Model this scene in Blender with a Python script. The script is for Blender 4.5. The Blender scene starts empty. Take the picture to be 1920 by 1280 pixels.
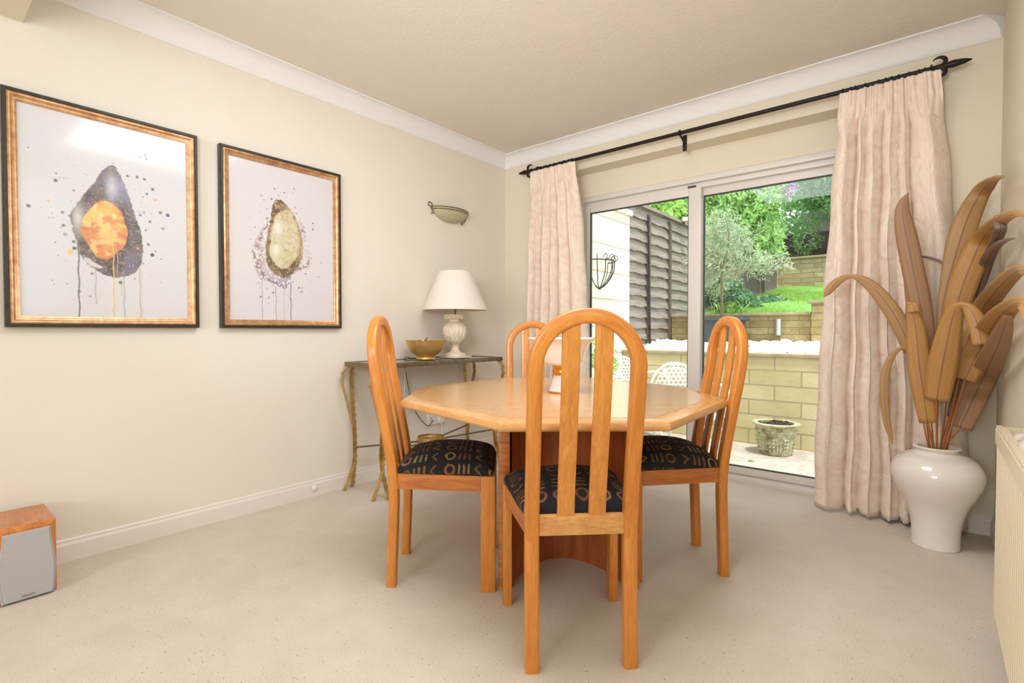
import bpy, bmesh, math, random
import numpy as np
from mathutils import Vector, Matrix, noise as mnoise

# ---------------------------------------------------------------- camera, sky, light, exposure
S = bpy.context.scene
COL = S.collection
YAW, PITCH, F = math.radians(39.7), math.radians(1.2), 952.0
CAM = np.array([2.886, -3.386, 1.0])
cd = bpy.data.cameras.new('camera'); cam = bpy.data.objects.new('camera', cd); COL.objects.link(cam)
cam.location = CAM; cam.rotation_euler = (math.radians(90) - PITCH, 0, YAW)
cd.sensor_width = 36; cd.lens = F / 1920 * 36; cd.clip_start = .02; cd.clip_end = 200
S.camera = cam

S.view_settings.view_transform = 'Standard'; S.view_settings.look = 'None'
S.view_settings.gamma = 1; S.view_settings.use_curve_mapping = False
S.view_settings.exposure = 0.02

W = bpy.data.worlds.new('world'); S.world = W; W.use_nodes = True
bg = W.node_tree.nodes['Background']
bg.inputs['Color'].default_value = (0.86, 0.93, 1.0, 1); bg.inputs['Strength'].default_value = 2.6

def lamp(name, kind, loc, target, energy, color=(1, 1, 1), size=1.0, size_y=None, angle=None):
    l = bpy.data.lights.new(name, kind); l.energy = energy; l.color = color
    if kind == 'AREA':
        l.shape = 'RECTANGLE'; l.size = size; l.size_y = size_y or size
    elif kind == 'SUN': l.angle = angle or .02
    else: l.shadow_soft_size = size
    o = bpy.data.objects.new(name, l); COL.objects.link(o); o.location = loc
    o.rotation_euler = (Vector(target) - Vector(loc)).to_track_quat('-Z', 'Y').to_euler()
    return o
lamp('sun', 'SUN', (2.4, -1.9, 9), (0, 0, 0), 4.5, (1, .96, .88), angle=.12)
NW = (.94, .955, 1.03)
lamp('added_fill_back', 'AREA', (2.32, -6.9, 1.5), (1.3, 0, 1.1), 47, NW, 1.4, 1.3)  # fill lamp added behind the camera, set at an invented rear opening
lamp('ceiling_light', 'AREA', (1.9, -2.05, 2.46), (1.9, -2.05, 0), 32, NW, 1.0, 1.0)
lamp('bounced_light', 'AREA', (2.5, -4.1, 1.6), (1.5, -2.2, 2.5), 17, NW, .6, .6).data.spread = math.radians(100)

# ---------------------------------------------------------------- measuring helpers
_R = np.array([math.cos(YAW), math.sin(YAW), 0]); _V0 = np.array([-math.sin(YAW), math.cos(YAW), 0]); _Z = np.array([0, 0, 1.])
_V = _V0 * math.cos(PITCH) - _Z * math.sin(PITCH); _U = _Z * math.cos(PITCH) + _V0 * math.sin(PITCH)
def at(px, py, ax, val):
    d = (px - 960) / F * _R + (640 - py) / F * _U + _V
    return CAM + (val - CAM[ax]) / d[ax] * d

def lin(c):
    c = c / 255.
    return c / 12.92 if c <= .04045 else ((c + .055) / 1.055) ** 2.4
def rgb(r, g, b): return (lin(r), lin(g), lin(b), 1)

# ---------------------------------------------------------------- material helpers
class Mat:
    def __init__(s, name, color=(.8, .8, .8, 1), rough=.5, metal=0, **kw):
        s.m = bpy.data.materials.new(name); s.m.use_nodes = True
        s.t = s.m.node_tree; s.b = s.t.nodes['Principled BSDF']
        s.b.inputs['Base Color'].default_value = color
        s.b.inputs['Roughness'].default_value = rough; s.b.inputs['Metallic'].default_value = metal
        for k, v in kw.items(): s.b.inputs[k.replace('_', ' ')].default_value = v
    def n(s, typ, **kw):
        x = s.t.nodes.new(typ)
        for k, v in kw.items():
            if k in x.inputs: x.inputs[k].default_value = v
            else: setattr(x, k, v)
        return x
    def l(s, a, b): s.t.links.new(a, b)
    def coord(s, kind='Object', scale=(1, 1, 1), rot=(0, 0, 0)):
        c = s.n('ShaderNodeTexCoord'); m = s.n('ShaderNodeMapping')
        m.inputs['Scale'].default_value = scale; m.inputs['Rotation'].default_value = rot
        s.l(c.outputs[kind], m.inputs['Vector']); return m.outputs[0]
    def ramp(s, fac, stops):
        r = s.n('ShaderNodeValToRGB'); e = r.color_ramp.elements
        e[0].position, e[0].color = stops[0]; e[1].position, e[1].color = stops[-1]
        for p, c in stops[1:-1]:
            q = e.new(p); q.color = c
        s.l(fac, r.inputs[0]); return r.outputs[0]
    def noise(s, vec, scale, detail=4, rough=.5, dist=0):
        x = s.n('ShaderNodeTexNoise'); x.inputs['Scale'].default_value = scale; x.inputs['Detail'].default_value = detail
        x.inputs['Roughness'].default_value = rough; x.inputs['Distortion'].default_value = dist
        s.l(vec, x.inputs['Vector']); return x.outputs['Fac']
    def base(s, sock): s.l(sock, s.b.inputs['Base Color'])
    def mix(s, fac, a, b, mode='MIX'):
        x = s.n('ShaderNodeMix', data_type='RGBA', blend_type=mode)
        for sock, v in ((x.inputs[0], fac), (x.inputs[6], a), (x.inputs[7], b)):
            if hasattr(v, 'links'): s.l(v, sock)
            else: sock.default_value = v
        return x.outputs[2]
    def bump(s, h, strength=.3, dist=.01):
        b = s.n('ShaderNodeBump'); b.inputs['Strength'].default_value = strength; b.inputs['Distance'].default_value = dist
        s.l(h, b.inputs['Height']); s.l(b.outputs[0], s.b.inputs['Normal'])

def speck(name, c1, c2, scale, rough=.6, bump=0, metal=0, **kw):
    m = Mat(name, c1, rough, metal, **kw); v = m.coord()
    f = m.noise(v, scale, 5, .6)
    m.base(m.ramp(f, [(.3, c1), (.7, c2)]))
    if bump: m.bump(f, bump, .01)
    return m.m

def wood(name, light, dark, sc=(22, 22, 2.2), rough=.32, kind='Object', coat=.25, strong=1.0):
    m = Mat(name, light, rough); v = m.coord(kind, sc)
    w = m.noise(v, 1.0, 6, .65, 1.3)
    v2 = m.coord(kind, tuple(4 * a for a in sc)); fine = m.noise(v2, 1.6, 3, .5)
    mid = tuple((a * .6 + b * .4) for a, b in zip(light, dark))
    c = m.ramp(w, [(.30, dark), (.30 + .18 * strong, mid), (.62, light)])
    g = m.ramp(fine, [(.35, (.86, .84, .8, 1)), (.6, (1, 1, 1, 1))])
    m.base(m.mix(1.0, c, g, 'MULTIPLY')); m.bump(fine, .06, .002)
    m.b.inputs['Coat Weight'].default_value = coat; m.b.inputs['Coat Roughness'].default_value = .18
    return m.m

M = {}
M['wall'] = speck('wall_paint', rgb(236, 229, 215), rgb(234, 226, 211), 3, .85)
M['wall_far'] = speck('wall_paint_warm_tint', rgb(234, 225, 203), rgb(232, 222, 198), 3, .85)  # cream yellowed so the paint carries the warm ambient light of the far end
M['wall_right'] = speck('wall_paint_shade_tint', rgb(230, 221, 198), rgb(227, 217, 193), 3, .85)  # darker copy of the wall cream: shade put into right wall and beam
m = Mat('ceiling_paint', rgb(234, 227, 216), .9); v = m.coord(); f = m.noise(v, 38, 5, .65, .6); m.bump(f, .22, .010); M['ceiling'] = m.m
M['trim'] = Mat('white_gloss', rgb(236, 228, 218), .35).m
M['cornice'] = Mat('cornice_white', rgb(243, 241, 240), .7).m
# carpet
m = Mat('carpet', rgb(214, 196, 170), .95); v = m.coord()
f1 = m.noise(v, 260, 3, .7); f2 = m.noise(v, 6, 3, .5); f3 = m.noise(v, 85, 2, .5)
c = m.ramp(f1, [(.30, rgb(184, 168, 146)), (.55, rgb(234, 224, 208))])
c = m.mix(.5, c, m.ramp(f2, [(.35, rgb(218, 206, 187)), (.65, rgb(230, 219, 202))]))
vo = m.n('ShaderNodeTexVoronoi'); vo.inputs['Scale'].default_value = 55; m.l(v, vo.inputs['Vector'])
dots = m.ramp(vo.outputs['Distance'], [(.06, (1, 1, 1, 1)), (.15, (0, 0, 0, 1))])
gate = m.ramp(vo.outputs['Color'], [(.55, (0, 0, 0, 1)), (.62, (1, 1, 1, 1))])
k = m.mix(1.0, dots, gate, 'MULTIPLY'); c = m.mix(k, c, rgb(140, 114, 84)); m.base(c); m.bump(f1, .7, .006); M['carpet'] = m.m

OAK_L, OAK_D = rgb(224, 148, 62), rgb(202, 118, 42)
M['oak'] = wood('oak_stile', OAK_L, OAK_D, (26, 26, 2.5))
M['oak_uv'] = wood('oak_bent', OAK_L, OAK_D, (3, 30, 1), kind='UV')
M['oak_slat'] = wood('oak_slat', rgb(226, 154, 70), rgb(204, 128, 50), (40, 40, 3.0), .36)
M['oak_rail'] = wood('oak_rail', rgb(232, 176, 104), rgb(178, 112, 52), (5, 20, 18), .36, strong=.7)
M['oak_apron'] = wood('oak_apron', rgb(210, 132, 62), rgb(170, 92, 38), (3, 3, 26))
M['table_top'] = wood('table_top_wood', rgb(222, 174, 116), rgb(212, 158, 98), (1.6, 18, 18), .22, coat=.7, strong=.6)
M['table_edge'] = wood('table_edge_wood', rgb(222, 168, 104), rgb(204, 144, 80), (7, 7, 60), .24, coat=.5, strong=.6)
M['table_ped'] = wood('pedestal_wood', rgb(186, 106, 56), rgb(150, 74, 34), (30, 30, 2))
M['cherry'] = wood('cherry_veneer', rgb(204, 138, 88), rgb(180, 108, 62), (3, 18, 18), .45)
M['cherry_side'] = wood('cherry_edge', rgb(214, 140, 70), rgb(180, 98, 40), (14, 14, 2), .35)
M['brass'] = speck('aged_brass', rgb(214, 184, 124), rgb(176, 146, 92), 30, .38, .08, .85)
M['bronze'] = speck('bronze_metal', rgb(146, 132, 104), rgb(112, 100, 78), 30, .4, .1, .8)
M['gold'] = speck('gold_leaf', rgb(242, 204, 130), rgb(222, 178, 102), 22, .45, .10, .75)
M['gilt'] = Mat('gilt_band', rgb(232, 160, 70), .16, 1).m
M['black_iron'] = Mat('black_iron', rgb(32, 28, 26), .5, .3).m
M['alu'] = Mat('white_frame', rgb(228, 222, 213), .35).m
M['gasket'] = Mat('gasket', rgb(60, 62, 62), .6).m
m = Mat('window_glass'); t = m.t; t.nodes.remove(m.b)
tr = m.n('ShaderNodeBsdfTransparent'); tr.inputs[0].default_value = (.95, .97, .96, 1)
gl = m.n('ShaderNodeBsdfGlossy'); gl.inputs['Roughness'].default_value = .01
lw = m.n('ShaderNodeFresnel'); lw.inputs[0].default_value = 1.3
mx = m.n('ShaderNodeMixShader'); m.l(lw.outputs[0], mx.inputs[0]); m.l(tr.outputs[0], mx.inputs[1]); m.l(gl.outputs[0], mx.inputs[2])
m.l(mx.outputs[0], t.nodes['Material Output'].inputs[0]); M['glass'] = m.m
M['shade'] = Mat('lamp_shade_cloth', rgb(238, 226, 212), .9, Subsurface_Weight=.1).m
m = Mat('cream_stone', rgb(232, 220, 192), .6); v = m.coord(); f = m.noise(v, 35, 5, .7)
m.base(m.ramp(f, [(.34, rgb(212, 192, 156)), (.50, rgb(238, 226, 202))])); m.bump(f, .2, .004); M['cream_stone'] = m.m
M['porcelain'] = Mat('white_glaze', rgb(234, 228, 220), .12, Coat_Weight=.5).m
M['vase'] = Mat('vase_glaze', rgb(240, 233, 222), .16, Coat_Weight=.6).m
M['plastic'] = Mat('white_plastic', rgb(238, 234, 226), .35).m
M['cable_dark'] = Mat('dark_cable', rgb(48, 42, 36), .5).m
M['radiator'] = Mat('radiator_enamel', rgb(232, 220, 190), .35).m
M['grille'] = speck('grille_cloth', rgb(176, 174, 174), rgb(186, 184, 184), 600, .7)
M['grille_rim'] = Mat('grille_rim', rgb(186, 184, 186), .4).m
M['letter_dark'] = Mat('letter_dark', rgb(112, 108, 108), .5).m
m = Mat('frosted_glass', rgb(214, 206, 172), .35, Transmission_Weight=.25); v = m.coord(scale=(1, 1, 1)); f = m.noise(v, 60, 3); m.bump(f, .3, .004); M['frosted'] = m.m
M['black_paint'] = speck('frame_black', rgb(58, 54, 44), rgb(34, 30, 24), 30, .4)
m = Mat('frame_bronze', rgb(196, 150, 100), .36, .75); v = m.coord(scale=(1, 1, 1)); f = m.noise(v, 24, 6, .7)
m.base(m.ramp(f, [(.32, rgb(176, 124, 86)), (.62, rgb(218, 178, 134))])); M['frame_bronze'] = m.m
def vcol(name, rough, **kw):
    m = Mat(name, (1, 1, 1, 1), rough, **kw); a = m.n('ShaderNodeAttribute'); a.attribute_name = 'paint'
    m.base(a.outputs['Color']); return m
M['art'] = vcol('watercolour_print', .5, Coat_Weight=.8, Coat_Roughness=.10).m
m = vcol('woven_fabric', .9); v = m.coord(); f = m.noise(v, 700, 2); m.bump(f, .4, .002); M['fabric'] = m.m
# curtain damask
m = Mat('damask', rgb(232, 208, 186), .75); v = m.coord('UV')
f0 = m.noise(v, 7, 3, .5, 2.2)
w = m.n('ShaderNodeTexWave', wave_type='RINGS'); w.inputs['Scale'].default_value = 5.5; w.inputs['Distortion'].default_value = 14
w.inputs['Detail'].default_value = 2.5; w.inputs['Detail Scale'].default_value = 2.2; m.l(v, w.inputs['Vector'])
m.base(m.ramp(f0, [(.3, rgb(236, 213, 196)), (.65, rgb(246, 233, 215))])); m.bump(w.outputs['Fac'], .28, .004)
M['damask'] = m.m
# leaf blades, UV.x across
def blade_mat(name, c1, c2, dark):
    m = Mat(name, c1, .5); v = m.coord('UV', (60, 1.2, 1)); f = m.noise(v, 1, 4, .6)
    c = m.ramp(f, [(.3, c2), (.65, c1)])
    tc = m.n('ShaderNodeTexCoord'); sp = m.n('ShaderNodeSeparateXYZ'); m.l(tc.outputs['UV'], sp.inputs[0])
    ma = m.n('ShaderNodeMath', operation='SUBTRACT'); m.l(sp.outputs[0], ma.inputs[0]); ma.inputs[1].default_value = .5
    ab = m.n('ShaderNodeMath', operation='ABSOLUTE'); m.l(ma.outputs[0], ab.inputs[0])
    k = m.ramp(ab.outputs[0], [(.012, (1, 1, 1, 1)), (.035, (0, 0, 0, 1))])
    m.base(m.mix(k, c, dark)); m.bump(f, .15, .002); return m.m
M['blade'] = blade_mat('dried_blade', rgb(182, 142, 92), rgb(160, 120, 72), rgb(122, 88, 52))
M['blade_brown'] = blade_mat('dried_blade_brown', rgb(168, 130, 94), rgb(146, 108, 76), rgb(118, 84, 58))
M['blade_gold'] = blade_mat('dried_blade_gold', rgb(190, 142, 80), rgb(168, 120, 62), rgb(134, 94, 48))
M['blade_grey'] = blade_mat('dried_blade_grey', rgb(138, 116, 100), rgb(110, 90, 76), rgb(70, 54, 44))
M['stem'] = Mat('dried_stem', rgb(176, 112, 60), .6).m
# outdoors
def brick(name, c1, c2, mortar, bw, bh, ms=.012, off=.5, rot=(0, 0, 0), stain=None, rough_bump=.3, stain_amt=.6, nscale=7):
    m = Mat(name, c1, .9); v = m.coord(rot=rot)
    b = m.n('ShaderNodeTexBrick'); b.offset = off
    for k, x in (('Scale', 1), ('Brick Width', bw), ('Row Height', bh), ('Mortar Size', ms), ('Mortar Smooth', .2), ('Bias', 0)): b.inputs[k].default_value = x
    b.inputs['Color1'].default_value = c1; b.inputs['Color2'].default_value = c2; b.inputs['Mortar'].default_value = mortar
    m.l(v, b.inputs['Vector']); c = b.outputs['Color']; f = m.noise(v, nscale, 6, .65)
    if stain: c = m.mix(m.ramp(f, [(.42, (0, 0, 0, 1)), (.75, (stain_amt,) * 3 + (1,))]), c, stain)
    m.base(c); f2 = m.noise(v, 30, 5, .7)
    m.bump(m.mix(b.outputs['Fac'], f2, (0, 0, 0, 1)), rough_bump, .03); return m.m
XR = (math.radians(90), 0, 0)     # x,z plane
M['block_wall'] = brick('garden_block', rgb(208, 194, 156), rgb(196, 180, 140), rgb(162, 150, 122), .46, .147, .008, rot=XR, stain=rgb(168, 156, 96), rough_bump=.15, nscale=2.5)
M['rough_stone'] = brick('split_stone', rgb(206, 184, 132), rgb(178, 154, 102), rgb(140, 122, 86), .34, .085, .006, .37, rot=XR, stain=rgb(130, 112, 70), rough_bump=1.0)
M['rough_stone2'] = brick('old_stone', rgb(196, 182, 142), rgb(172, 150, 108), rgb(134, 120, 92), .42, .11, .008, .37, rot=XR, stain=rgb(150, 124, 84), rough_bump=1.0)
M['house_block'] = brick('house_block', rgb(240, 230, 210), rgb(232, 220, 196), rgb(190, 176, 150), .30, .147, .010, rot=(math.radians(90), 0, math.radians(90)), rough_bump=.1)
M['coping'] = speck('coping_stone', rgb(176, 162, 130), rgb(146, 132, 104), 9, .9, .3)
M['patio'] = speck('patio_concrete', rgb(186, 176, 166), rgb(160, 148, 136), 12, .9, .3)
M['white_stone'] = Mat('white_pebble', rgb(236, 232, 226), .7).m
M['grass'] = speck('lawn_grass', rgb(104, 148, 66), rgb(126, 170, 84), 40, .9, .5)
M['soil'] = speck('dark_soil', rgb(72, 54, 44), rgb(44, 32, 28), 60, .95, .6)
m = Mat('fence_wood', rgb(124, 108, 96), .85); v = m.coord(scale=(1, 1, 14)); f = m.noise(v, 3, 5, .6)
m.base(m.ramp(f, [(.3, rgb(120, 109, 98)), (.7, rgb(160, 148, 136))])); m.bump(f, .3, .01); M['fence'] = m.m
M['fence_dark'] = speck('fence_post', rgb(110, 98, 88), rgb(90, 80, 70), 20, .9)
M['planter_dark'] = Mat('planter_grey', rgb(70, 76, 78), .6).m
m = Mat('mossy_pot', rgb(170, 164, 128), .9); v = m.coord(); f = m.noise(v, 14, 6, .7)
m.base(m.ramp(f, [(.35, rgb(122, 118, 70)), (.6, rgb(196, 192, 164))])); m.bump(f, .3, .01); M['pot'] = m.m
M['garden_white'] = Mat('white_cast_metal', rgb(240, 240, 240), .4).m
M['steel'] = Mat('steel', rgb(196, 196, 192), .35, .8).m
M['trunk'] = speck('bark', rgb(150, 124, 98), rgb(110, 88, 68), 40, .9, .4)
def leaf(name, a, b):
    m = Mat(name, a, .55); v = m.coord(); f = m.noise(v, 9, 2)
    m.base(m.ramp(f, [(.35, a), (.65, b)]))
    tl = m.n('ShaderNodeBsdfTranslucent'); tl.inputs[0].default_value = b
    mx = m.n('ShaderNodeMixShader'); mx.inputs[0].default_value = .3
    m.l(m.b.outputs[0], mx.inputs[1]); m.l(tl.outputs[0], mx.inputs[2]); m.l(mx.outputs[0], m.t.nodes['Material Output'].inputs[0]); return m.m
M['leaf_mid'] = leaf('leaf_mid', rgb(136, 182, 92), rgb(184, 216, 140))
M['leaf_bright'] = leaf('leaf_bright', rgb(132, 180, 70), rgb(180, 214, 110))
M['leaf_dark'] = leaf('leaf_dark', rgb(84, 128, 72), rgb(128, 172, 104))
M['leaf_olive'] = leaf('leaf_olive', rgb(150, 170, 130), rgb(200, 210, 178))
M['leaf_lime'] = leaf('leaf_lime', rgb(128, 166, 70), rgb(160, 192, 96))
M['leaf_ivy'] = leaf('leaf_ivy', rgb(70, 116, 70), rgb(120, 160, 120))
M['flower'] = Mat('purple_petal', rgb(176, 120, 190), .6).m

# ---------------------------------------------------------------- mesh helpers
class MB:
    def __init__(s): s.v, s.f, s.uv = [], [], {}
    def add(s, vs, fs):
        o = len(s.v); s.v += [tuple(map(float, p)) for p in vs]; s.f += [tuple(i + o for i in f) for f in fs]; return s
    def box(s, x0, x1, y0, y1, z0, z1, bev=0):
        if bev:
            bm = bmesh.new(); bmesh.ops.create_cube(bm, size=1)
            for v in bm.verts: v.co = ((x0 + x1) / 2 + v.co.x * (x1 - x0), (y0 + y1) / 2 + v.co.y * (y1 - y0), (z0 + z1) / 2 + v.co.z * (z1 - z0))
            bmesh.ops.bevel(bm, geom=bm.edges[:], offset=bev, segments=2, affect='EDGES', profile=.6)
            bm.verts.index_update(); s.add([v.co for v in bm.verts], [[v.index for v in f.verts] for f in bm.faces]); bm.free(); return s
        return s.add([(x, y, z) for x in (x0, x1) for y in (y0, y1) for z in (z0, z1)],
                     [(0, 1, 3, 2), (4, 6, 7, 5), (0, 4, 5, 1), (2, 3, 7, 6), (0, 2, 6, 4), (1, 5, 7, 3)])
    def prism(s, poly, z0, z1, bev=0):
        n = len(poly)
        return s.add([(x, y, z0) for x, y in poly] + [(x, y, z1) for x, y in poly],
                     [tuple(range(n))[::-1], tuple(range(n, 2 * n))] + [(i, (i + 1) % n, n + (i + 1) % n, n + i) for i in range(n)])
    def lathe(s, prof, n=40, c=(0, 0, 0), sq=None, flute=0, nf=16, fl=None):
        o = len(s.v); cx, cy, cz = c
        for k, (r, z) in enumerate(prof):
            for i in range(n):
                a = 2 * math.pi * i / n; rr = r
                if flute and fl and fl[0] <= z <= fl[1]: rr = r * (1 - flute * (1 - abs(math.sin(nf * a / 2))) * math.sin(math.pi * (z - fl[0]) / (fl[1] - fl[0])) ** .3)
                s.v.append((cx + rr * math.cos(a), cy + rr * math.sin(a), cz + z))
        for k in range(len(prof) - 1):
            for i in range(n):
                j = (i + 1) % n; s.f.append((o + k * n + i, o + k * n + j, o + (k + 1) * n + j, o + (k + 1) * n + i))
        s.f.append(tuple(o + i for i in range(n))[::-1]); s.f.append(tuple(o + (len(prof) - 1) * n + i for i in range(n))); return s
    def sweep(s, path, sec, up=None, closed=False, caps=True, scale=None):
        """sec: list of (a,b) offsets along side and normal; up = fixed normal direction or per-point list"""
        P = [Vector(p) for p in path]; n = len(P); m = len(sec); o = len(s.v); L = 0
        per = [0]
        for i in range(m): per.append(per[-1] + math.dist(sec[i], sec[(i + 1) % m]))
        base = Vector(up) if up is not None and not isinstance(up, list) else None
        prev = None; us = []
        for i in range(n):
            if closed: T = P[(i + 1) % n] - P[(i - 1) % n]
            else: T = P[min(i + 1, n - 1)] - P[max(i - 1, 0)]
            T.normalize()
            if isinstance(up, list): N = Vector(up[i])
            elif base is not None: N = base.copy()
            else: N = prev if prev is not None else (Vector((0, 0, 1)) if abs(T.z) < .9 else Vector((1, 0, 0)))
            N = N - N.dot(T) * T
            if N.length < 1e-6: N = T.orthogonal()
            N.normalize(); B = T.cross(N); prev = N
            k = scale[i] if scale else 1
            for a, b in sec: s.v.append(tuple(P[i] + B * a * k + N * b * k))
            if i: L += (P[i] - P[i - 1]).length
            us.append(L)
        rng = n if closed else n - 1
        for i in range(rng):
            j = (i + 1) % n
            for q in range(m):
                r = (q + 1) % m
                s.uv[len(s.f)] = [(us[i], per[q]), (us[i], per[q + 1]), (us[j] if j else us[i] + .01, per[q + 1]), (us[j] if j else us[i] + .01, per[q])]
                s.f.append((o + i * m + q, o + i * m + r, o + j * m + r, o + j * m + q))
        if not closed and caps:
            s.f.append(tuple(o + q for q in range(m))[::-1]); s.f.append(tuple(o + (n - 1) * m + q for q in range(m)))
        return s
    def tube(s, path, r, n=8, closed=False, scale=None):
        return s.sweep(path, [(r * math.cos(2 * math.pi * i / n), r * math.sin(2 * math.pi * i / n)) for i in range(n)], closed=closed, scale=scale)
    def ball(s, c, r, n=10, sq=(1, 1, 1)):
        o = len(s.v); m = n // 2 + 1
        vs = [(c[0], c[1], c[2] - r * sq[2])]
        for k in range(1, m):
            t = math.pi * k / m
            for i in range(n):
                a = 2 * math.pi * i / n
                vs.append((c[0] + r * sq[0] * math.sin(t) * math.cos(a), c[1] + r * sq[1] * math.sin(t) * math.sin(a), c[2] - r * sq[2] * math.cos(t)))
        vs.append((c[0], c[1], c[2] + r * sq[2])); fs = []
        for i in range(n):
            j = (i + 1) % n; fs.append((0, 1 + j, 1 + i)); fs.append((len(vs) - 1, 1 + (m - 2) * n + i, 1 + (m - 2) * n + j))
            for k in range(m - 2): fs.append((1 + k * n + i, 1 + k * n + j, 1 + (k + 1) * n + j, 1 + (k + 1) * n + i))
        return s.add(vs, fs)
    def build(s, name, mat, parent=None, smooth=35, paint=None, uvs=None, fix=True):
        me = bpy.data.meshes.new(name); me.from_pydata(s.v, [], s.f); me.materials.append(mat)
        if s.uv or uvs is not None:
            ul = me.uv_layers.new(name='UVMap')
            if uvs is not None:
                li = np.empty(len(me.loops), int); me.loops.foreach_get('vertex_index', li)
                ul.data.foreach_set('uv', np.asarray(uvs, float)[li].ravel())
            else:
                for fi, p in enumerate(me.polygons):
                    if fi in s.uv:
                        for k, li in enumerate(p.loop_indices): ul.data[li].uv = s.uv[fi][k]
        if paint is not None:
            a = me.color_attributes.new('paint', 'FLOAT_COLOR', 'POINT')
            a.data.foreach_set('color', np.asarray(paint, float).ravel())
        if fix and len(s.f) < 60000:
            bm = bmesh.new(); bm.from_mesh(me); bmesh.ops.recalc_face_normals(bm, faces=bm.faces); bm.to_mesh(me); bm.free()
        if smooth:
            me.polygons.foreach_set('use_smooth', [True] * len(me.polygons)); me.set_sharp_from_angle(angle=math.radians(smooth))
        o = bpy.data.objects.new(name, me); COL.objects.link(o); o.parent = parent
        return o

def tag(o, label=None, cat=None, group=None, kind=None):
    if label: o['label'] = label
    if cat: o['category'] = cat
    if group: o['group'] = group
    if kind: o['kind'] = kind
    return o
def thing(name, label, cat, loc=(0, 0, 0), rz=0, group=None, kind=None):
    o = bpy.data.objects.new(name, None); COL.objects.link(o); o.location = loc; o.rotation_euler = (0, 0, rz); o.empty_display_size = .05
    return tag(o, label, cat, group, kind)
def dup(o, loc=None, rz=None, parent=None):
    c = o.copy(); COL.objects.link(c)
    if parent: c.parent = parent
    for ch in list(o.children): dup(ch, parent=c)
    if loc is not None: c.location = loc
    if rz is not None: c.rotation_euler = (0, 0, rz)
    return c
def struct(o, label=None, cat=None): return tag(o, label, cat, kind='structure')
def rrect(w, h, r, n=3):
    pts = []
    for cx, cy, a0 in ((w/2-r, h/2-r, 0), (-w/2+r, h/2-r, 90), (-w/2+r, -h/2+r, 180), (w/2-r, -h/2+r, 270)):
        for k in range(n + 1):
            a = math.radians(a0 + 90 * k / n); pts.append((cx + r * math.cos(a), cy + r * math.sin(a)))
    return pts
def spline(pts, n=8):
    P = [np.array(p, float) for p in pts]; out = []
    Q = [2 * P[0] - P[1]] + P + [2 * P[-1] - P[-2]]
    for i in range(1, len(Q) - 2):
        a, b, c, d = Q[i-1], Q[i], Q[i+1], Q[i+2]
        for k in range(n):
            t = k / n
            out.append(.5 * ((2*b) + (c-a)*t + (2*a-5*b+4*c-d)*t*t + (3*b-a-3*c+d)*t**3))
    out.append(P[-1]); return out
RR = 3.125     # right wall
CH = 2.5       # ceiling height

# ---------------------------------------------------------------- the room
struct(MB().box(-.3, 3.5, -7.2, .15, -.1, 0).build('floor', M['carpet']), 'cream speckled wool carpet of the dining room', 'floor')
struct(MB().box(-.3, 3.5, -7.2, .3, CH, CH + .12).build('ceiling', M['ceiling']), 'cream textured ceiling', 'ceiling')
struct(MB().box(-.25, 0, -7.2, .3, -.1, CH).build('wall_left', M['wall']), 'plain cream wall with the two framed prints', 'wall')
b = MB(); b.box(0, .66, 0, .3, -.1, CH); b.box(2.66, 3.5, 0, .3, -.1, CH); b.box(.66, 2.66, 0, .3, 2.25, CH); b.box(.66, 2.66, .15, .3, 2.07, 2.25)
struct(b.build('wall_far', M['wall_far'], smooth=0), 'cream wall around the sliding door recess', 'wall')
b = MB(); b.box(RR, 3.3, -2.42, 0, -.1, CH); b.box(RR, 3.3, -3.4, -2.42, -.1, 1.15); b.box(RR, 3.3, -3.4, -2.42, 2.32, CH); b.box(RR, 3.3, -7.2, -3.4, -.1, CH)
struct(b.build('wall_right', M['wall_right'], smooth=0), 'shaded cream wall behind the radiator', 'wall')
b = MB(); b.box(0, 1.6, -7.2, -7, 0, CH); b.box(3.05, RR, -7.2, -7, 0, CH); b.box(1.6, 3.05, -7.2, -7, 0, .85); b.box(1.6, 3.05, -7.2, -7, 2.15, CH)  # the opening is added to let sky light in
struct(b.build('wall_near', M['wall'], smooth=0), 'cream wall behind the viewer', 'wall')
# downstand beam crossing the room at the upper left
struct(MB().box(0, RR, -3.6, -3.045, 2.26, CH).build('trim_3', M['wall_right'], smooth=0), 'boxed beam dropping from the ceiling at the upper left', 'beam')
def cornice_profile(c=.085, h=.10):
    p = [(0, 0), (0.0, h)]           # wall-ceiling corner handled below
    pts = [(.0, -h), (.006, -h), (.010, -h + .008)]
    for k in range(9):
        a = math.radians(90 * k / 8); pts.append((.012 + (c - .018) * (1 - math.cos(a)), -h + .010 + (h - .018) * math.sin(a)))
    pts += [(c, -.008), (c, 0), (0, 0)]
    return pts
prof = cornice_profile(); b = MB()
y0, y1 = -3.045, 0
n = len(prof)
b.add([(d, y0, CH + z) for d, z in prof] + [(d, y1 - d, CH + z) for d, z in prof], [(i, (i+1) % n, n + (i+1) % n, n + i) for i in range(n)] + [tuple(range(n))])
struct(b.build('trim_1', M['cornice'], smooth=40), 'white coved cornice above the framed prints', 'cornice')
b = MB(); b.add([(d, -d, CH + z) for d, z in prof] + [(RR - d * .95, -d, CH + z) for d, z in prof], [(i, (i+1) % n, n + (i+1) % n, n + i) for i in range(n)] + [tuple(range(n, 2*n))])
struct(b.build('trim_2', M['cornice'], smooth=40), 'white coved cornice above the curtain pole', 'cornice')
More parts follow.
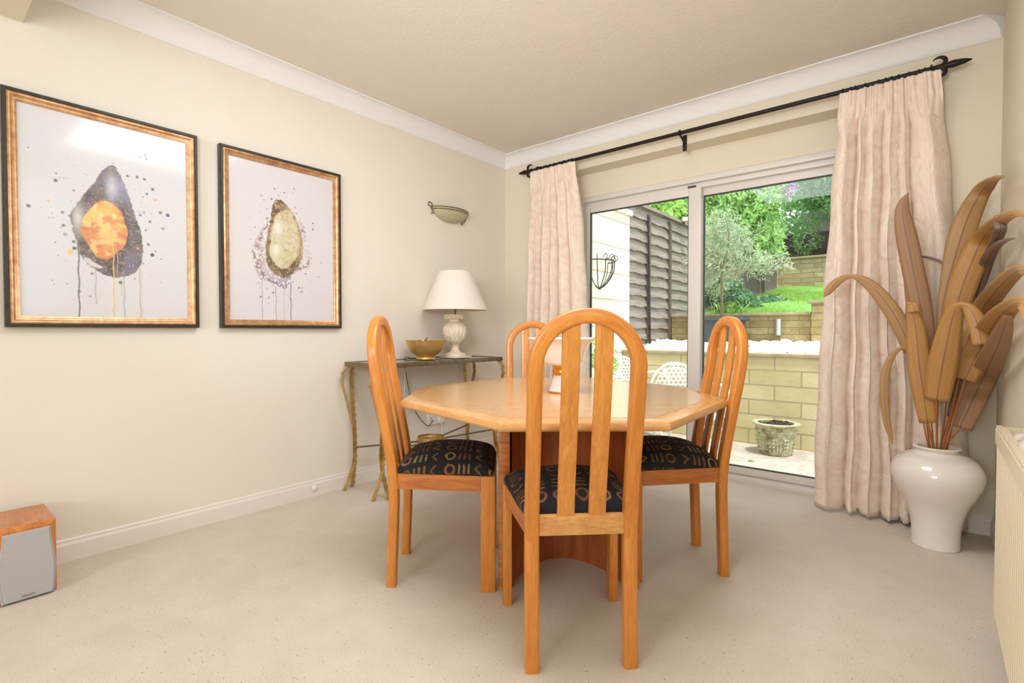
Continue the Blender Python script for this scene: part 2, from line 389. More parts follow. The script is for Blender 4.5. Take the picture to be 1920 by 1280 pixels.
def skirt(pts_fn, name, label):
    pr = [(0, 0), (.014, 0), (.014, .072), (.009, .082), (.009, .092), (.004, .098), (0, .098)]
    b = MB(); k = len(pr); A, B_ = pts_fn
    b.add([A(d, z) for d, z in pr] + [B_(d, z) for d, z in pr], [(i, (i+1) % k, k + (i+1) % k, k + i) for i in range(k)] + [tuple(range(k)), tuple(range(k, 2*k))])
    struct(b.build(name, M['trim'], smooth=0), label, 'skirting board')
skirt((lambda d, z: (d, -7, z), lambda d, z: (d, -d, z)), 'baseboard_left', 'white skirting board below the framed prints')
skirt((lambda d, z: (0, -d, z), lambda d, z: (.66, -d, z)), 'baseboard_far', 'white skirting board in the corner by the console table')
skirt((lambda d, z: (2.66, -d, z), lambda d, z: (RR, -d, z)), 'baseboard_corner', 'white skirting board behind the floor vase')
skirt((lambda d, z: (RR - d, -7, z), lambda d, z: (RR - d, 0, z)), 'baseboard_right', 'white skirting board below the radiator')
struct(MB().box(RR - .0, 3.3, -3.4, -2.42, 1.15, 1.17).build('trim_4', M['trim']), 'white sill of the side window', 'window sill')

# sliding door
door = thing('door_1', 'white framed sliding patio door with two tall glass panes', 'sliding door', (.66, .15, 0), kind='structure')
def dp(b, name, mat, **k): return b.build(name, mat, door, **k)
ox, oy = .66, .15
def bx(b, x0, x1, y0, y1, z0, z1, bev=.003): b.box(x0 - ox, x1 - ox, y0 - oy, y1 - oy, z0, z1, bev)
b = MB(); bx(b, .66, .70, .15, .28, 0, 2.07); bx(b, 2.62, 2.66, .15, .28, 0, 2.07); bx(b, .70, 2.62, .15, .28, 2.03, 2.07); bx(b, .70, 2.62, .18, .27, 1.995, 2.03); bx(b, .70, 2.62, .15, .28, 0, .028); bx(b, .70, 2.62, .225, .235, .02, .045)
dp(b, 'outer_frame', M['alu'])
def panel(x0, x1, y0, y1, gx0, gx1, lab):
    b = MB(); bx(b, x0, gx0, y0, y1, .035, 2.0); bx(b, gx1, x1, y0, y1, .035, 2.0); bx(b, gx0, gx1, y0, y1, .035, .082); bx(b, gx0, gx1, y0, y1, 1.945, 2.0)
    s_ = dp(b, 'sash', M['alu']); s_['label'] = lab
    g = MB(); ym = (y0 + y1) / 2
    for q in ((gx0, gx0 + .006, .082, 1.945), (gx1 - .006, gx1, .082, 1.945), (gx0, gx1, .082, .088), (gx0, gx1, 1.939, 1.945)):
        g.box(q[0] - ox, q[1] - ox, ym - .012 - oy, ym + .012 - oy, q[2], q[3])
    g.build('gasket', M['gasket'], s_)
    MB().box(gx0 - ox, gx1 - ox, ym - .004 - oy, ym + .004 - oy, .085, 1.94).build('pane', M['glass'], s_, smooth=0)
panel(.70, 1.635, .165, .20, .75, 1.55, 'left sash of the sliding door')
panel(1.575, 2.62, .215, .25, 1.635, 2.56, 'right sash of the sliding door')
b = MB(); bx(b, 1.545, 1.60, .158, .172, 2.0, 2.012, .002); dp(b, 'stop_block', M['gasket'])

# ---------------------------------------------------------------- garden
struct(MB().box(-3, 8, .301, 2.0, -.35, -.12).build('floor_patio', M['patio'], smooth=0), 'pale concrete patio outside the glass door', 'patio')
b = MB(); b.box(-3, .09, .3, 2.17, -.3, 2.36); b.box(-3, .12, .3, 2.2, 2.36, 2.42)
tag(b.build('house_wall', M['house_block'], smooth=0), 'sunlit pale block wall of the house left of the patio', 'wall', kind='structure')
gw = thing('garden_wall', 'low mossy block retaining wall behind the pot on the patio', 'wall', (.1, 2.0, -.12), kind='structure')
b = MB(); b.box(0, 7, 0, .16, 0, .865); b.build('blockwork', M['block_wall'], gw, smooth=0)
b = MB(); b.box(-.01, 7, -.02, .2, .865, .90, .005); b.build('coping', M['coping'], gw)
struct(MB().box(.0, 8, 2.15, 3.82, .5, .75).build('floor_terrace', M['soil'], smooth=0), 'terrace bed under the white pebbles', 'ground')
# white cobbles: nearest 300 as single stones, rest stuff
rnd = random.Random(4)
def cobble_bm(c, r, rn):
    q = MB(); q.ball((0, 0, 0), 1, 8); sx, sy, sz = rn.uniform(.8, 1.25), rn.uniform(.75, 1.1), rn.uniform(.5, .75)
    a = rn.uniform(0, 6.28); ph = rn.uniform(0, 9)
    out = []
    for x, y, z in q.v:
        k = 1 + .13 * math.sin(3 * x + ph) * math.cos(4 * y + ph)
        x, y, z = x * sx * k * r, y * sy * k * r, z * sz * k * r
        out.append((x * math.cos(a) - y * math.sin(a) + c[0], x * math.sin(a) + y * math.cos(a) + c[1], z + c[2]))
    q.v = out; return q
protos = [cobble_bm((0, 0, 0), 1, random.Random(i)) .build('white_cobble', M['white_stone']) for i in range(6)]
cnt = 0; spots = []
for row in range(5):
    y = 2.24 + row * .085; x = .16 + (row % 2) * .03
    while x < 2.52:
        spots.append((x + rnd.uniform(-.012, .012), y + rnd.uniform(-.012, .012), .77 + rnd.uniform(0, .012) + row * .006, rnd.uniform(.034, .048))); x += .072
for i, (x, y, z, r) in enumerate(spots[:150]):
    o = protos[i] if i < 6 else protos[i % 6].copy()
    if i >= 6: COL.objects.link(o)
    o.location = (x, y, z); o.scale = (r, r, r); o.rotation_euler = (0, 0, rnd.uniform(0, 6.28))
    tag(o, 'white rounded cobble lying on the terrace behind the low block wall', 'stone', 'white cobbles on the terrace')
b = MB(); rn = random.Random(8)
for x, y, z, r in spots[150:]: q = cobble_bm((x, y, z), r, rn); b.add(q.v, q.f)
for row in range(7):
    y = 2.68 + row * .115; x = -.1
    while x < 3.2:
        q = cobble_bm((x + rn.uniform(-.03, .03), y + rn.uniform(-.03, .03), .79 + min(row, 4) * .01 + rn.uniform(0, .02)), rn.uniform(.05, .075), rn); b.add(q.v, q.f); x += .12
tag(b.build('white_cobble_bed', M['white_stone']), 'bed of white pebbles running back to the rough stone wall', 'pebbles', kind='stuff')
# second wall with pillar
sw = thing('stone_wall', 'rough split stone wall behind the white pebbles holding up the lawn', 'wall', (.07, 3.50, .7), kind='structure')
MB().box(0, 1.70, 0, .3, 0, .49).build('stonework', M['rough_stone'], sw, smooth=0)
MB().box(0, 1.70, -.03, .33, .49, .525, .006).build('coping', M['coping'], sw)
pl = thing('stone_pillar', 'square stone pillar at the end of the rough stone wall by the curtain', 'pillar', (1.78, 3.44, .7), kind='structure')
MB().box(0, .38, 0, .4, 0, .62).build('stonework', M['rough_stone'], pl, smooth=0)
MB().box(-.03, .41, -.03, .43, .62, .655, .006).build('coping', M['coping'], pl)
struct(MB().box(2.2, 6, 3.5, 3.8, .7, 1.22).build('stone_wall_right', M['rough_stone'], smooth=0), 'stone wall continuing behind the right curtain', 'wall')
# wall lamp on the stone wall
wl = thing('outdoor_wall_light', 'short steel cylinder light on the rough stone wall', 'wall light', tuple(at(1459, 613, 1, 3.45)))
MB().lathe([(.0, -.1), (.038, -.1), (.038, .09), (.042, .09), (.042, .1), (0, .1)], 20).build('cylinder', M['steel'], wl)
MB().box(-.02, .02, .02, .05, -.03, .03).build('bracket', M['planter_dark'], wl)
# lawn
LS = .135
N = 30; vs = []; fs = []
for j in range(N + 1):
    for i in range(N + 1):
        x = .07 + 6 * i / N; y = 3.78 + 6.4 * j / N
        vs.append((x, y, 1.19 + LS * (y - 3.78) + .02 * math.sin(x * 3 + y * 2)))
for j in range(N):
    for i in range(N): a = j * (N + 1) + i; fs.append((a, a + 1, a + N + 2, a + N + 1))
struct(MB().add(vs, fs).build('lawn', M['grass']), 'bright green sloping lawn above the stone wall', 'lawn')
def grass_clump(area, n, h, name, mat, label, seed, zf):
    rn = random.Random(seed); b = MB()
    for _ in range(n):
        x = rn.uniform(area[0], area[1]); y = rn.uniform(area[2], area[3]); z = zf(x, y); a = rn.uniform(0, 6.28); w = .006; hh = h * rn.uniform(.5, 1.1); l = rn.uniform(0, .6) * hh
        dx, dy = math.cos(a), math.sin(a)
        b.add([(x - dy * w, y + dx * w, z), (x + dy * w, y - dx * w, z), (x + dx * l, y + dy * l, z + hh)], [(0, 1, 2)])
    return tag(b.build(name, mat, smooth=0, fix=False), label, 'grass', kind='stuff')
grass_clump((.1, 2.6, 3.85, 9.9), 26000, .05, 'lawn_grass', M['leaf_lime'], 'short grass blades of the sloping lawn', 3, lambda x, y: 1.18 + LS * (y - 3.78))
# third wall and pier
tw = thing('old_stone_wall', 'old stone wall at the top of the lawn', 'wall', (-.35, 10, 1.9), kind='structure')
MB().box(.35, 6, .05, .4, -.1, .78).build('stonework', M['rough_stone2'], tw, smooth=0)
MB().box(.3, 6, 0, .45, .78, .83, .006).build('coping', M['coping'], tw)
tp = thing('stone_pier', 'stone pier with a capstone at the top left of the lawn', 'pillar', (-.40, 9.95, 1.9), kind='structure')
MB().box(0, .42, 0, .42, 0, 1.0).build('stonework', M['rough_stone2'], tp, smooth=0)
MB().box(-.04, .46, -.04, .46, 1.0, 1.05, .006).build('coping', M['coping'], tp)
struct(MB().box(-6, 8, 10.9, 11.1, 1.8, 3.4).build('dark_bank', M['soil'], smooth=0), 'dark earth bank behind the old stone wall', 'bank')
struct(MB().box(-6, 8, 10.4, 11.2, 1.8, 2.70).build('dark_bank_lower', M['soil'], smooth=0), 'dark earth ledge behind the old stone wall', 'bank')
bf = thing('board_fence', 'weathered upright board fence in shade above the old stone wall', 'fence', (.3, 11.2, 3.1))
b = MB()
for i in range(16): b.box(i * .12, i * .12 + .1, 0, .03, 0, .85)
b.build('boards', M['fence'], bf, smooth=0)

# left fence of waney-edge lap panels
fx = thing('lap_fence', 'weathered overlapping board fence running back from the house wall', 'fence', (0, 2.17, .5))
rn = random.Random(2); zt = 2.03
for pi, (ya, yb, lo, hi) in enumerate(((.0, .64, .0, zt), (.64, 1.32, 0, zt), (1.32, 2.42, 0.0, zt + .03), (2.42, 3.9, .3, zt + .10))):
    b = MB(); z = lo
    while z < hi - .02:
        h = .138; ns = 12; top = []; vs = []
        ph = rn.uniform(0, 6)
        for k in range(ns + 1):
            y = ya + (yb - ya) * k / ns; wob = .006 * math.sin(k * .9 + ph) + .003 * math.sin(k * 2.3 + ph)
            vs += [(.035, y, z + wob - .02), (.0, y, z + h), (-.015, y, z + h), (.02, y, z + wob - .02)]
        o = []
        for k in range(ns):
            a = k * 4
            for q in range(4): o.append((a + q, a + (q + 1) % 4, a + 4 + (q + 1) % 4, a + 4 + q))
        b.add(vs, o); z += h
    b.build('lap_panel', M['fence'], fx, smooth=0)
for y, h in ((.64, 2.0), (1.32, 2.02), (2.42, 2.05)):
    MB().box(.02, .06, y - .022, y + .022, 0, h).build('post', M['fence_dark'], fx)
MB().box(-.03, .06, 0, 3.9, 2.06, 2.10).build('capping', M['fence'], fx, smooth=0)
tag(MB().tube([(.075, 2.79, .6), (.072, 2.78, 1.2), (.07, 2.72, 2.45)], .012).build('black_hose', M['black_iron']), 'thin black pipe running up the lap fence', 'pipe')
fl = thing('security_light', 'small pale floodlight on top of the lap fence', 'light', (.1, 3.9, 2.60))
MB().box(-.02, .10, -.07, .07, -.025, .03, .01).build('housing', M['plastic'], fl)
MB().box(-.06, -.01, -.02, .02, -.06, .02).build('bracket', M['fence_dark'], fl)
# darker fence further along
b = MB(); rn = random.Random(5)
for i in range(22): b.box(-.03, .02, 6.15 + i * .17, 6.30 + i * .17, 1.3, 2.75 + rn.uniform(0, .05))
tag(b.build('upright_fence', M['fence_dark'], smooth=0), 'dark upright board fence beside the lawn behind the shrubs', 'fence')
tag(MB().box(-.03, .03, -.03, .03, 0, 1.5).build('fence_post', M['fence_dark']), 'dark wooden post standing beside the stone pier', 'post').location = (.12, 8.2, 1.7)

# foliage
def foliage(n, blobs, size, seed, aspect=2.2, droop=.3, shell=.55):
    rn = random.Random(seed); g = np.random.default_rng(seed); vs = []; fs = []
    tot = sum(bb[3] * bb[4] * bb[5] for bb in blobs)
    for cx, cy, cz, rx, ry, rz in blobs:
        for _ in range(int(n * (rx * ry * rz) / tot)):
            while True:
                d = np.array([rn.gauss(0, 1) for _ in range(3)]); d /= np.linalg.norm(d)
                nz = mnoise.noise(Vector(d * 2.3 + np.array([cx, cy, cz])))
                if d[1] < .6: break
            r = (shell + (1 - shell) * rn.random() ** .5) * (1 + .45 * nz)
            p = np.array([cx + d[0] * rx * r, cy + d[1] * ry * r, cz + d[2] * rz * r])
            a = np.array([rn.gauss(0, 1), rn.gauss(0, 1), rn.gauss(0, 1) - droop]); a /= np.linalg.norm(a)
            nb = d + .8 * np.array([rn.gauss(0, 1), rn.gauss(0, 1), rn.gauss(0, 1)]); s_ = np.cross(a, nb); s_ /= (np.linalg.norm(s_) + 1e-6)
            L = size * rn.uniform(.6, 1.3); w = L / aspect; nn = np.cross(a, s_)
            o = len(vs)
            vs += [p, p + a * L * .45 + s_ * w * .5 + nn * w * .15, p + a * L, p + a * L * .45 - s_ * w * .5 + nn * w * .15]
            fs.append((o, o + 1, o + 2, o + 3))
    return MB().add(vs, fs)
def branchy(b, base, tips, r, seed):
    rn = random.Random(seed)
    for t in tips:
        m_ = [(base[k] * .6 + t[k] * .4 + rn.uniform(-.06, .06)) for k in range(3)]
        b.tube([tuple(p) for p in spline([base, m_, t], 5)], r, 6, scale=[1 - .75 * k / 10 for k in range(11)])
def tree(name, label, loc, blobs, n, size, mat, seed, trunk_h, tr=.05, aspect=2.2, droop=.3, group=None, cat='tree', shell=.55):
    t = thing(name, label, cat, loc, group=group)
    foliage(n, blobs, size, seed, aspect, droop, shell).build('foliage', mat, t, smooth=0, fix=False)
    b = MB(); b.tube([(0, 0, 0), (.02, .01, trunk_h * .5), (0, 0, trunk_h)], tr, 8)
    branchy(b, (0, 0, trunk_h * .9), [(bb[0], bb[1], bb[2]) for bb in blobs], tr * .6, seed); b.build('trunk', M['trunk'], t)
    return t
tree('leafy_tree', 'large light green bushy tree behind the centre of the glass door', (-.35, 7.4, 1.5),
     [(.1, 0, 2.0, .85, .8, .8), (-.9, -.3, 2.1, .9, .8, .9), (.45, .2, 1.35, .55, .6, .55), (-.6, -.4, 1.2, .7, .6, .7), (-.2, .1, 3.0, 1.2, .8, .7), (.55, .1, 2.3, .45, .5, .6)], 26000, .11, M['leaf_mid'], 11, 1.6, .07)
tree('hedge_tree', 'bright green tree top showing over the lap fence', (-2.5, 6.3, 1.2),
     [(0, 0, 1.9, 1.0, .9, .9), (1.2, .2, 1.9, .8, .8, .7), (-1.0, 0, 2.3, 1.0, .8, .7), (.9, -.3, 1.2, .5, .5, .5)], 14000, .10, M['leaf_bright'], 12, 1.4, .06)
tree('dark_tree', 'shaded green tree at the upper right above the dark bank', (1.6, 10.4, 2.6),
     [(0, 0, 1.55, 1.0, .6, .7), (-.7, .2, 1.9, .7, .6, .6), (.9, -.1, 1.0, .8, .6, .6), (.9, 0, 2.0, .9, .6, .6), (0, 0, 2.6, 1.6, .7, .6), (-.9, .4, 2.6, .8, .5, .5)], 16000, .11, M['leaf_dark'], 13, 1.0, .07)
tree('backdrop_tree', 'deep green trees filling the gap behind the garden', (-1.0, 13.2, 2.0),
     [(0, 0, 2.4, 2.6, .8, 2.0), (3.0, .3, 2.6, 2.4, .8, 2.2), (-3.2, 0, 2.2, 2.6, .8, 2.2), (5, 0, 3, 2, .8, 2)], 30000, .20, M['leaf_dark'], 14, 1.5, .1)
tree('lilac_shrub', 'twiggy shrub growing between the light tree and the dark tree', (.35, 10.35, 2.5),
     [(0, 0, 1.2, .4, .3, .5), (.2, 0, .7, .3, .3, .4)], 1400, .08, M['leaf_dark'], 15, .8, .02, cat='shrub')
fb = MB(); rn = random.Random(3)
for _ in range(60): fb.ball((rn.gauss(0, .06), rn.gauss(0, .04), rn.gauss(0, .09)), .022, 6)
o = tag(fb.build('lilac_flower', M['flower']), 'purple flower cluster high at the edge of the light green tree', 'flower', kind='stuff'); o.location = (.75, 7.55, 3.75)
tree('ivy_bush', 'low ivy bush at the foot of the light green tree by the lawn', (.62, 5.0, 1.32),
     [(-.05, 0, .1, .28, .25, .18), (-.3, .1, .25, .28, .3, .25), (.15, .9, .12, .25, .3, .15)], 2600, .07, M['leaf_ivy'], 16, .1, .02, 1.4, cat='shrub')
b = MB(); rn = random.Random(6)
for k in range(70):
    x, y = rn.uniform(.45, .85), rn.uniform(3.95, 4.3); a = rn.uniform(0, 6.28); l = rn.uniform(.12, .3); h = rn.uniform(.10, .24)
    p = [(x, y, 1.2), (x + .4 * l * math.cos(a), y + .4 * l * math.sin(a), 1.2 + h * .8), (x + l * math.cos(a), y + l * math.sin(a), 1.2 + h)]
    b.sweep(spline(p, 4), [(-.012, 0), (0, .002), (.012, 0)], scale=[1, 1, 1, 1, .9, .8, .6, .4, .1])
tag(b.build('lime_grass_plant', M['leaf_lime'], smooth=0), 'lime green strappy plant on the lawn edge behind the olive trunk', 'plant')
# olive tree in its planter
ot = thing('potted_olive_tree', 'silvery olive tree standing in a dark planter on the white pebbles', 'potted tree', (at(1353, 602, 1, 3.16)[0], 3.16, .80))
b = MB(); b.add([(-.17, -.17, 0), (.17, -.17, 0), (.17, .17, 0), (-.17, .17, 0), (-.22, -.22, .34), (.22, -.22, .34), (.22, .22, .34), (-.22, .22, .34)], [(3, 2, 1, 0), (0, 1, 5, 4), (1, 2, 6, 5), (2, 3, 7, 6), (3, 0, 4, 7)])
b.box(-.26, .26, -.26, -.2, .33, .37); b.box(-.26, .26, .2, .26, .33, .37); b.box(-.26, -.2, -.2, .2, .33, .37); b.box(.2, .26, -.2, .2, .33, .37)
b.build('planter', M['planter_dark'], ot, smooth=0)
MB().box(-.2, .2, -.2, .2, .27, .31).build('soil', M['soil'], ot, smooth=0)
b = MB(); b.tube([(0, 0, .28), (.0, .01, .6), (-.005, 0, 1.05)], .016, 8)
branchy(b, (0, 0, 1.0), [(.35, 0, 1.25), (-.35, .1, 1.2), (.1, -.2, 1.6), (-.15, .1, 1.75), (.55, 0, .95), (-.3, -.1, .95), (.2, .2, 1.05)], .008, 4); b.build('trunk', M['trunk'], ot)
foliage(5600, [(.05, .05, 1.2, .36, .26, .36), (.42, .1, 1.0, .34, .2, .16), (-.25, .05, 1.05, .24, .2, .28), (0, 0, 1.5, .22, .18, .22)], .055, 21, 4.5, 0, .1).build('foliage', M['leaf_olive'], ot, smooth=0, fix=False)
tree('fence_shrub', 'pale leafed shrub spilling over the far end of the lap fence', (.28, 4.6, 1.25), [(.05, 0, .65, .2, .28, .42), (-.02, .3, 1.1, .22, .3, .35)], 1800, .06, M['leaf_olive'], 22, .7, .015, 3, cat='shrub')
tree('patio_plant', 'small green leafy plant against the pale house wall on the patio', (.30, 1.2, -.12), [(0, 0, .85, .12, .15, .22), (0, .05, .3, .14, .15, .25)], 700, .06, M['leaf_bright'], 23, .6, .008, 2.6, cat='plant')
# stone pot
pt = thing('stone_pot', 'mossy carved stone plant pot on the patio against the block wall', 'plant pot', (1.79, 1.70, -.12))
prof = [(.0, 0), (.118, 0), (.125, .01), (.135, .05), (.152, .13), (.160, .19), (.160, .205), (.176, .212), (.176, .224), (.166, .23), (.170, .262), (.190, .270), (.198, .28), (.196, .288), (.170, .29), (.150, .285), (.150, .24), (0, .24)]
MB().lathe(prof, 64).build('body', M['pot'], pt)
b = MB()
for i in range(8):
    a0 = 2 * math.pi * i / 8
    arch = [(a0 + math.radians(-18), .03), (a0 + math.radians(-18), .12), (a0 + math.radians(-12), .17), (a0, .19), (a0 + math.radians(12), .17), (a0 + math.radians(18), .12), (a0 + math.radians(18), .03)]
    b.tube([((.128 + z * .18) * math.cos(a), (.128 + z * .18) * math.sin(a), z) for a, z in arch], .007, 6)
    for dz in (.05, .085, .12, .15):
        for s_ in (-1, 1): b.ball(((.131 + dz * .18) * math.cos(a0 + s_ * .09), (.131 + dz * .18) * math.sin(a0 + s_ * .09), dz), .013, 6)
b.build('relief', M['pot'], pt)
b = MB(); rn = random.Random(9)
for _ in range(70):
    a, r = rn.uniform(0, 6.28), .14 * math.sqrt(rn.random()); b.ball((r * math.cos(a), r * math.sin(a), .255 + rn.uniform(0, .018)), rn.uniform(.012, .026), 6)
tag(b.build('soil', M['soil'], pt), kind=None)
lf = MB().add([(0, 0, 0), (.03, .018, .012), (.075, 0, .004), (.03, -.022, .01), (.03, 0, .003)], [(0, 4, 1), (4, 2, 1), (0, 3, 4), (3, 2, 4)]).build('fallen_leaf', M['leaf_lime'], smooth=0)
lf.location = tuple(at(1400, 863, 2, -.118)); tag(lf, 'single pale green leaf fallen on the patio', 'leaf')
# hanging basket bracket on the house wall
hb = thing('wall_basket', 'curled wrought iron half basket on the pale house wall', 'wall basket', (.09, 1.45, 1.75))
b = MB()
for k in range(7):
    a = math.pi * k / 6
    b.tube(spline([(.16 * math.sin(a), .2 * math.cos(a), 0), (.15 * math.sin(a), .18 * math.cos(a), -.12), (.08 * math.sin(a), .1 * math.cos(a), -.24), (.01, 0, -.3)], 5), .005, 6)
    c = [(.16 * math.sin(a) + .02 * math.sin(a) * math.sin(t) * 1.6, .2 * math.cos(a) + .03 * math.cos(a) * math.sin(t), .03 - .03 * math.cos(t) ) for t in np.linspace(0, 5, 12)]
    b.tube(c, .004, 6)
b.tube([(.16 * math.sin(t), .2 * math.cos(t), 0) for t in np.linspace(0, math.pi, 16)], .007, 6)
b.build('wirework', M['black_iron'], hb)
# white cast garden chairs
def garden_chair(label, loc, rz, hw):
    t = thing('garden_chair', label, 'garden chair', loc, rz, 'white cast garden chairs')
    b = MB(); H = .84; sh = .42
    arch = [(-hw, 0, sh)] + [(hw * math.cos(a) * -1, .03 + .04 * math.sin(a), H - .27 + .27 * math.sin(a)) for a in np.linspace(0, math.pi, 22)] + [(hw, 0, sh)]
    b.tube(arch, .011, 8)
    b.tube([(x * .82, y, .02 + sh + (z - sh) * .86) for x, y, z in arch], .006, 6)
    rn = random.Random(5)
    for i in range(11):
        for j in range(12):
            x = -hw + 2 * hw * (i + .5 + .5 * (j % 2)) / 11.5; z = sh + .05 + j * .034
            top = H - .27 + .27 * math.sqrt(max(0, 1 - (x / hw) ** 2)) if abs(x) < hw else 0
            if z < top - .02:
                b.tube([(x + .018 * math.cos(a), .02, z + .018 * math.sin(a)) for a in np.linspace(0, 2 * math.pi, 8)[:-1]], .0045, 4, closed=True)
    b.build('backrest', M['garden_white'], t)
    b = MB(); b.lathe([(0, 0), (hw * .98, 0), (hw, .01), (hw * .98, .02), (0, .02)], 32, (0, -.2, sh))
    b.build('seat', M['garden_white'], t)
    for sx in (-1, 1):
        for y in (-.34, -.02):
            MB().tube(spline([(sx * hw * .7, y, sh), (sx * hw * .95, y, .28), (sx * hw * .7, y, .12), (sx * hw * .95, y, 0.004)], 5), .011, 8).build('leg', M['garden_white'], t)
        MB().tube(spline([(sx * hw, 0, .66), (sx * (hw + .03), -.2, .68), (sx * (hw + .02), -.38, .62), (sx * hw * .9, -.36, sh + .01)], 5), .010, 8).build('armrest', M['garden_white'], t)
garden_chair('white cast metal garden chair with pierced arched back, seen through the dining chair slats', (.31, 1.62, -.12), math.radians(66), .255)
garden_chair('white cast metal garden chair with pierced arched back, nearest the middle of the glass door', (1.20, .88, -.12), math.radians(46), .235)

# ---------------------------------------------------------------- framed prints
def vnoise(Y, Z, sc, seed, octs=4):
    g = np.random.default_rng(seed); out = np.zeros_like(Y); amp = 1; tot = 0
    for o in range(octs):
        T = g.random((64, 64)); u = Y * sc * 2 ** o + 17.3; w = Z * sc * 2 ** o + 5.1
        iu, iw = np.floor(u).astype(int), np.floor(w).astype(int); fu, fw = u - iu, w - iw
        fu = fu * fu * (3 - 2 * fu); fw = fw * fw * (3 - 2 * fw)
        a, b_, c, d = T[iu % 64, iw % 64], T[(iu + 1) % 64, iw % 64], T[iu % 64, (iw + 1) % 64], T[(iu + 1) % 64, (iw + 1) % 64]
        out += amp * ((a * (1 - fu) + b_ * fu) * (1 - fw) + (c * (1 - fu) + d * fu) * fw); tot += amp; amp *= .55
    return out / tot
def sdf(Y, Z, poly):
    P = np.array(spline(list(poly) + [poly[0]], 4)); d = np.full(Y.shape, 9.); inside = np.zeros(Y.shape, bool)
    for i in range(len(P) - 1):
        (ax, ay), (bx_, by) = P[i], P[i + 1]; ex, ey = bx_ - ax, by - ay
        t = np.clip(((Y - ax) * ex + (Z - ay) * ey) / (ex * ex + ey * ey + 1e-12), 0, 1)
        d = np.minimum(d, np.hypot(Y - ax - t * ex, Z - ay - t * ey))
        c = (ay > Z) != (by > Z)
        with np.errstate(divide='ignore', invalid='ignore'): inside ^= c & (Y < (bx_ - ax) * (Z - ay) / (by - ay + 1e-12) + ax)
    return np.where(inside, -d, d)
def C3(r, g, b): return np.array([lin(r), lin(g), lin(b)])
def over(img, mask, col): m_ = np.clip(mask, 0, 1)[..., None]; img[:] = img * (1 - m_) + np.asarray(col) * m_
def sm(a, b, x): t = np.clip((x - a) / (b - a), 0, 1); return t * t * (3 - 2 * t)
def splats(img, Y, Z, seed, cen, spread, n, cols, rmin, rmax):
    g = np.random.default_rng(seed)
    for _ in range(n):
        a = g.uniform(0, 6.283); r = abs(g.normal(1, .28)); y = cen[0] + math.cos(a) * spread[0] * r; z = cen[1] + math.sin(a) * spread[1] * r
        rad = rmin + (rmax - rmin) * g.random() ** 4; c = cols[g.integers(len(cols))]
        over(img, (1 - sm(rad * .7, rad * 1.25, np.hypot(Y - y, Z - z))) * .85, C3(*c))
def drips(img, Y, Z, lst):
    for y, z0, z1, w, c, al in lst:
        off = .0015 * np.sin(Z * 60 + y * 90)
        over(img, (1 - sm(w * .6, w * 1.2, np.abs(Y - y - off))) * (Z < z0) * (Z > z1) * al, C3(*c))
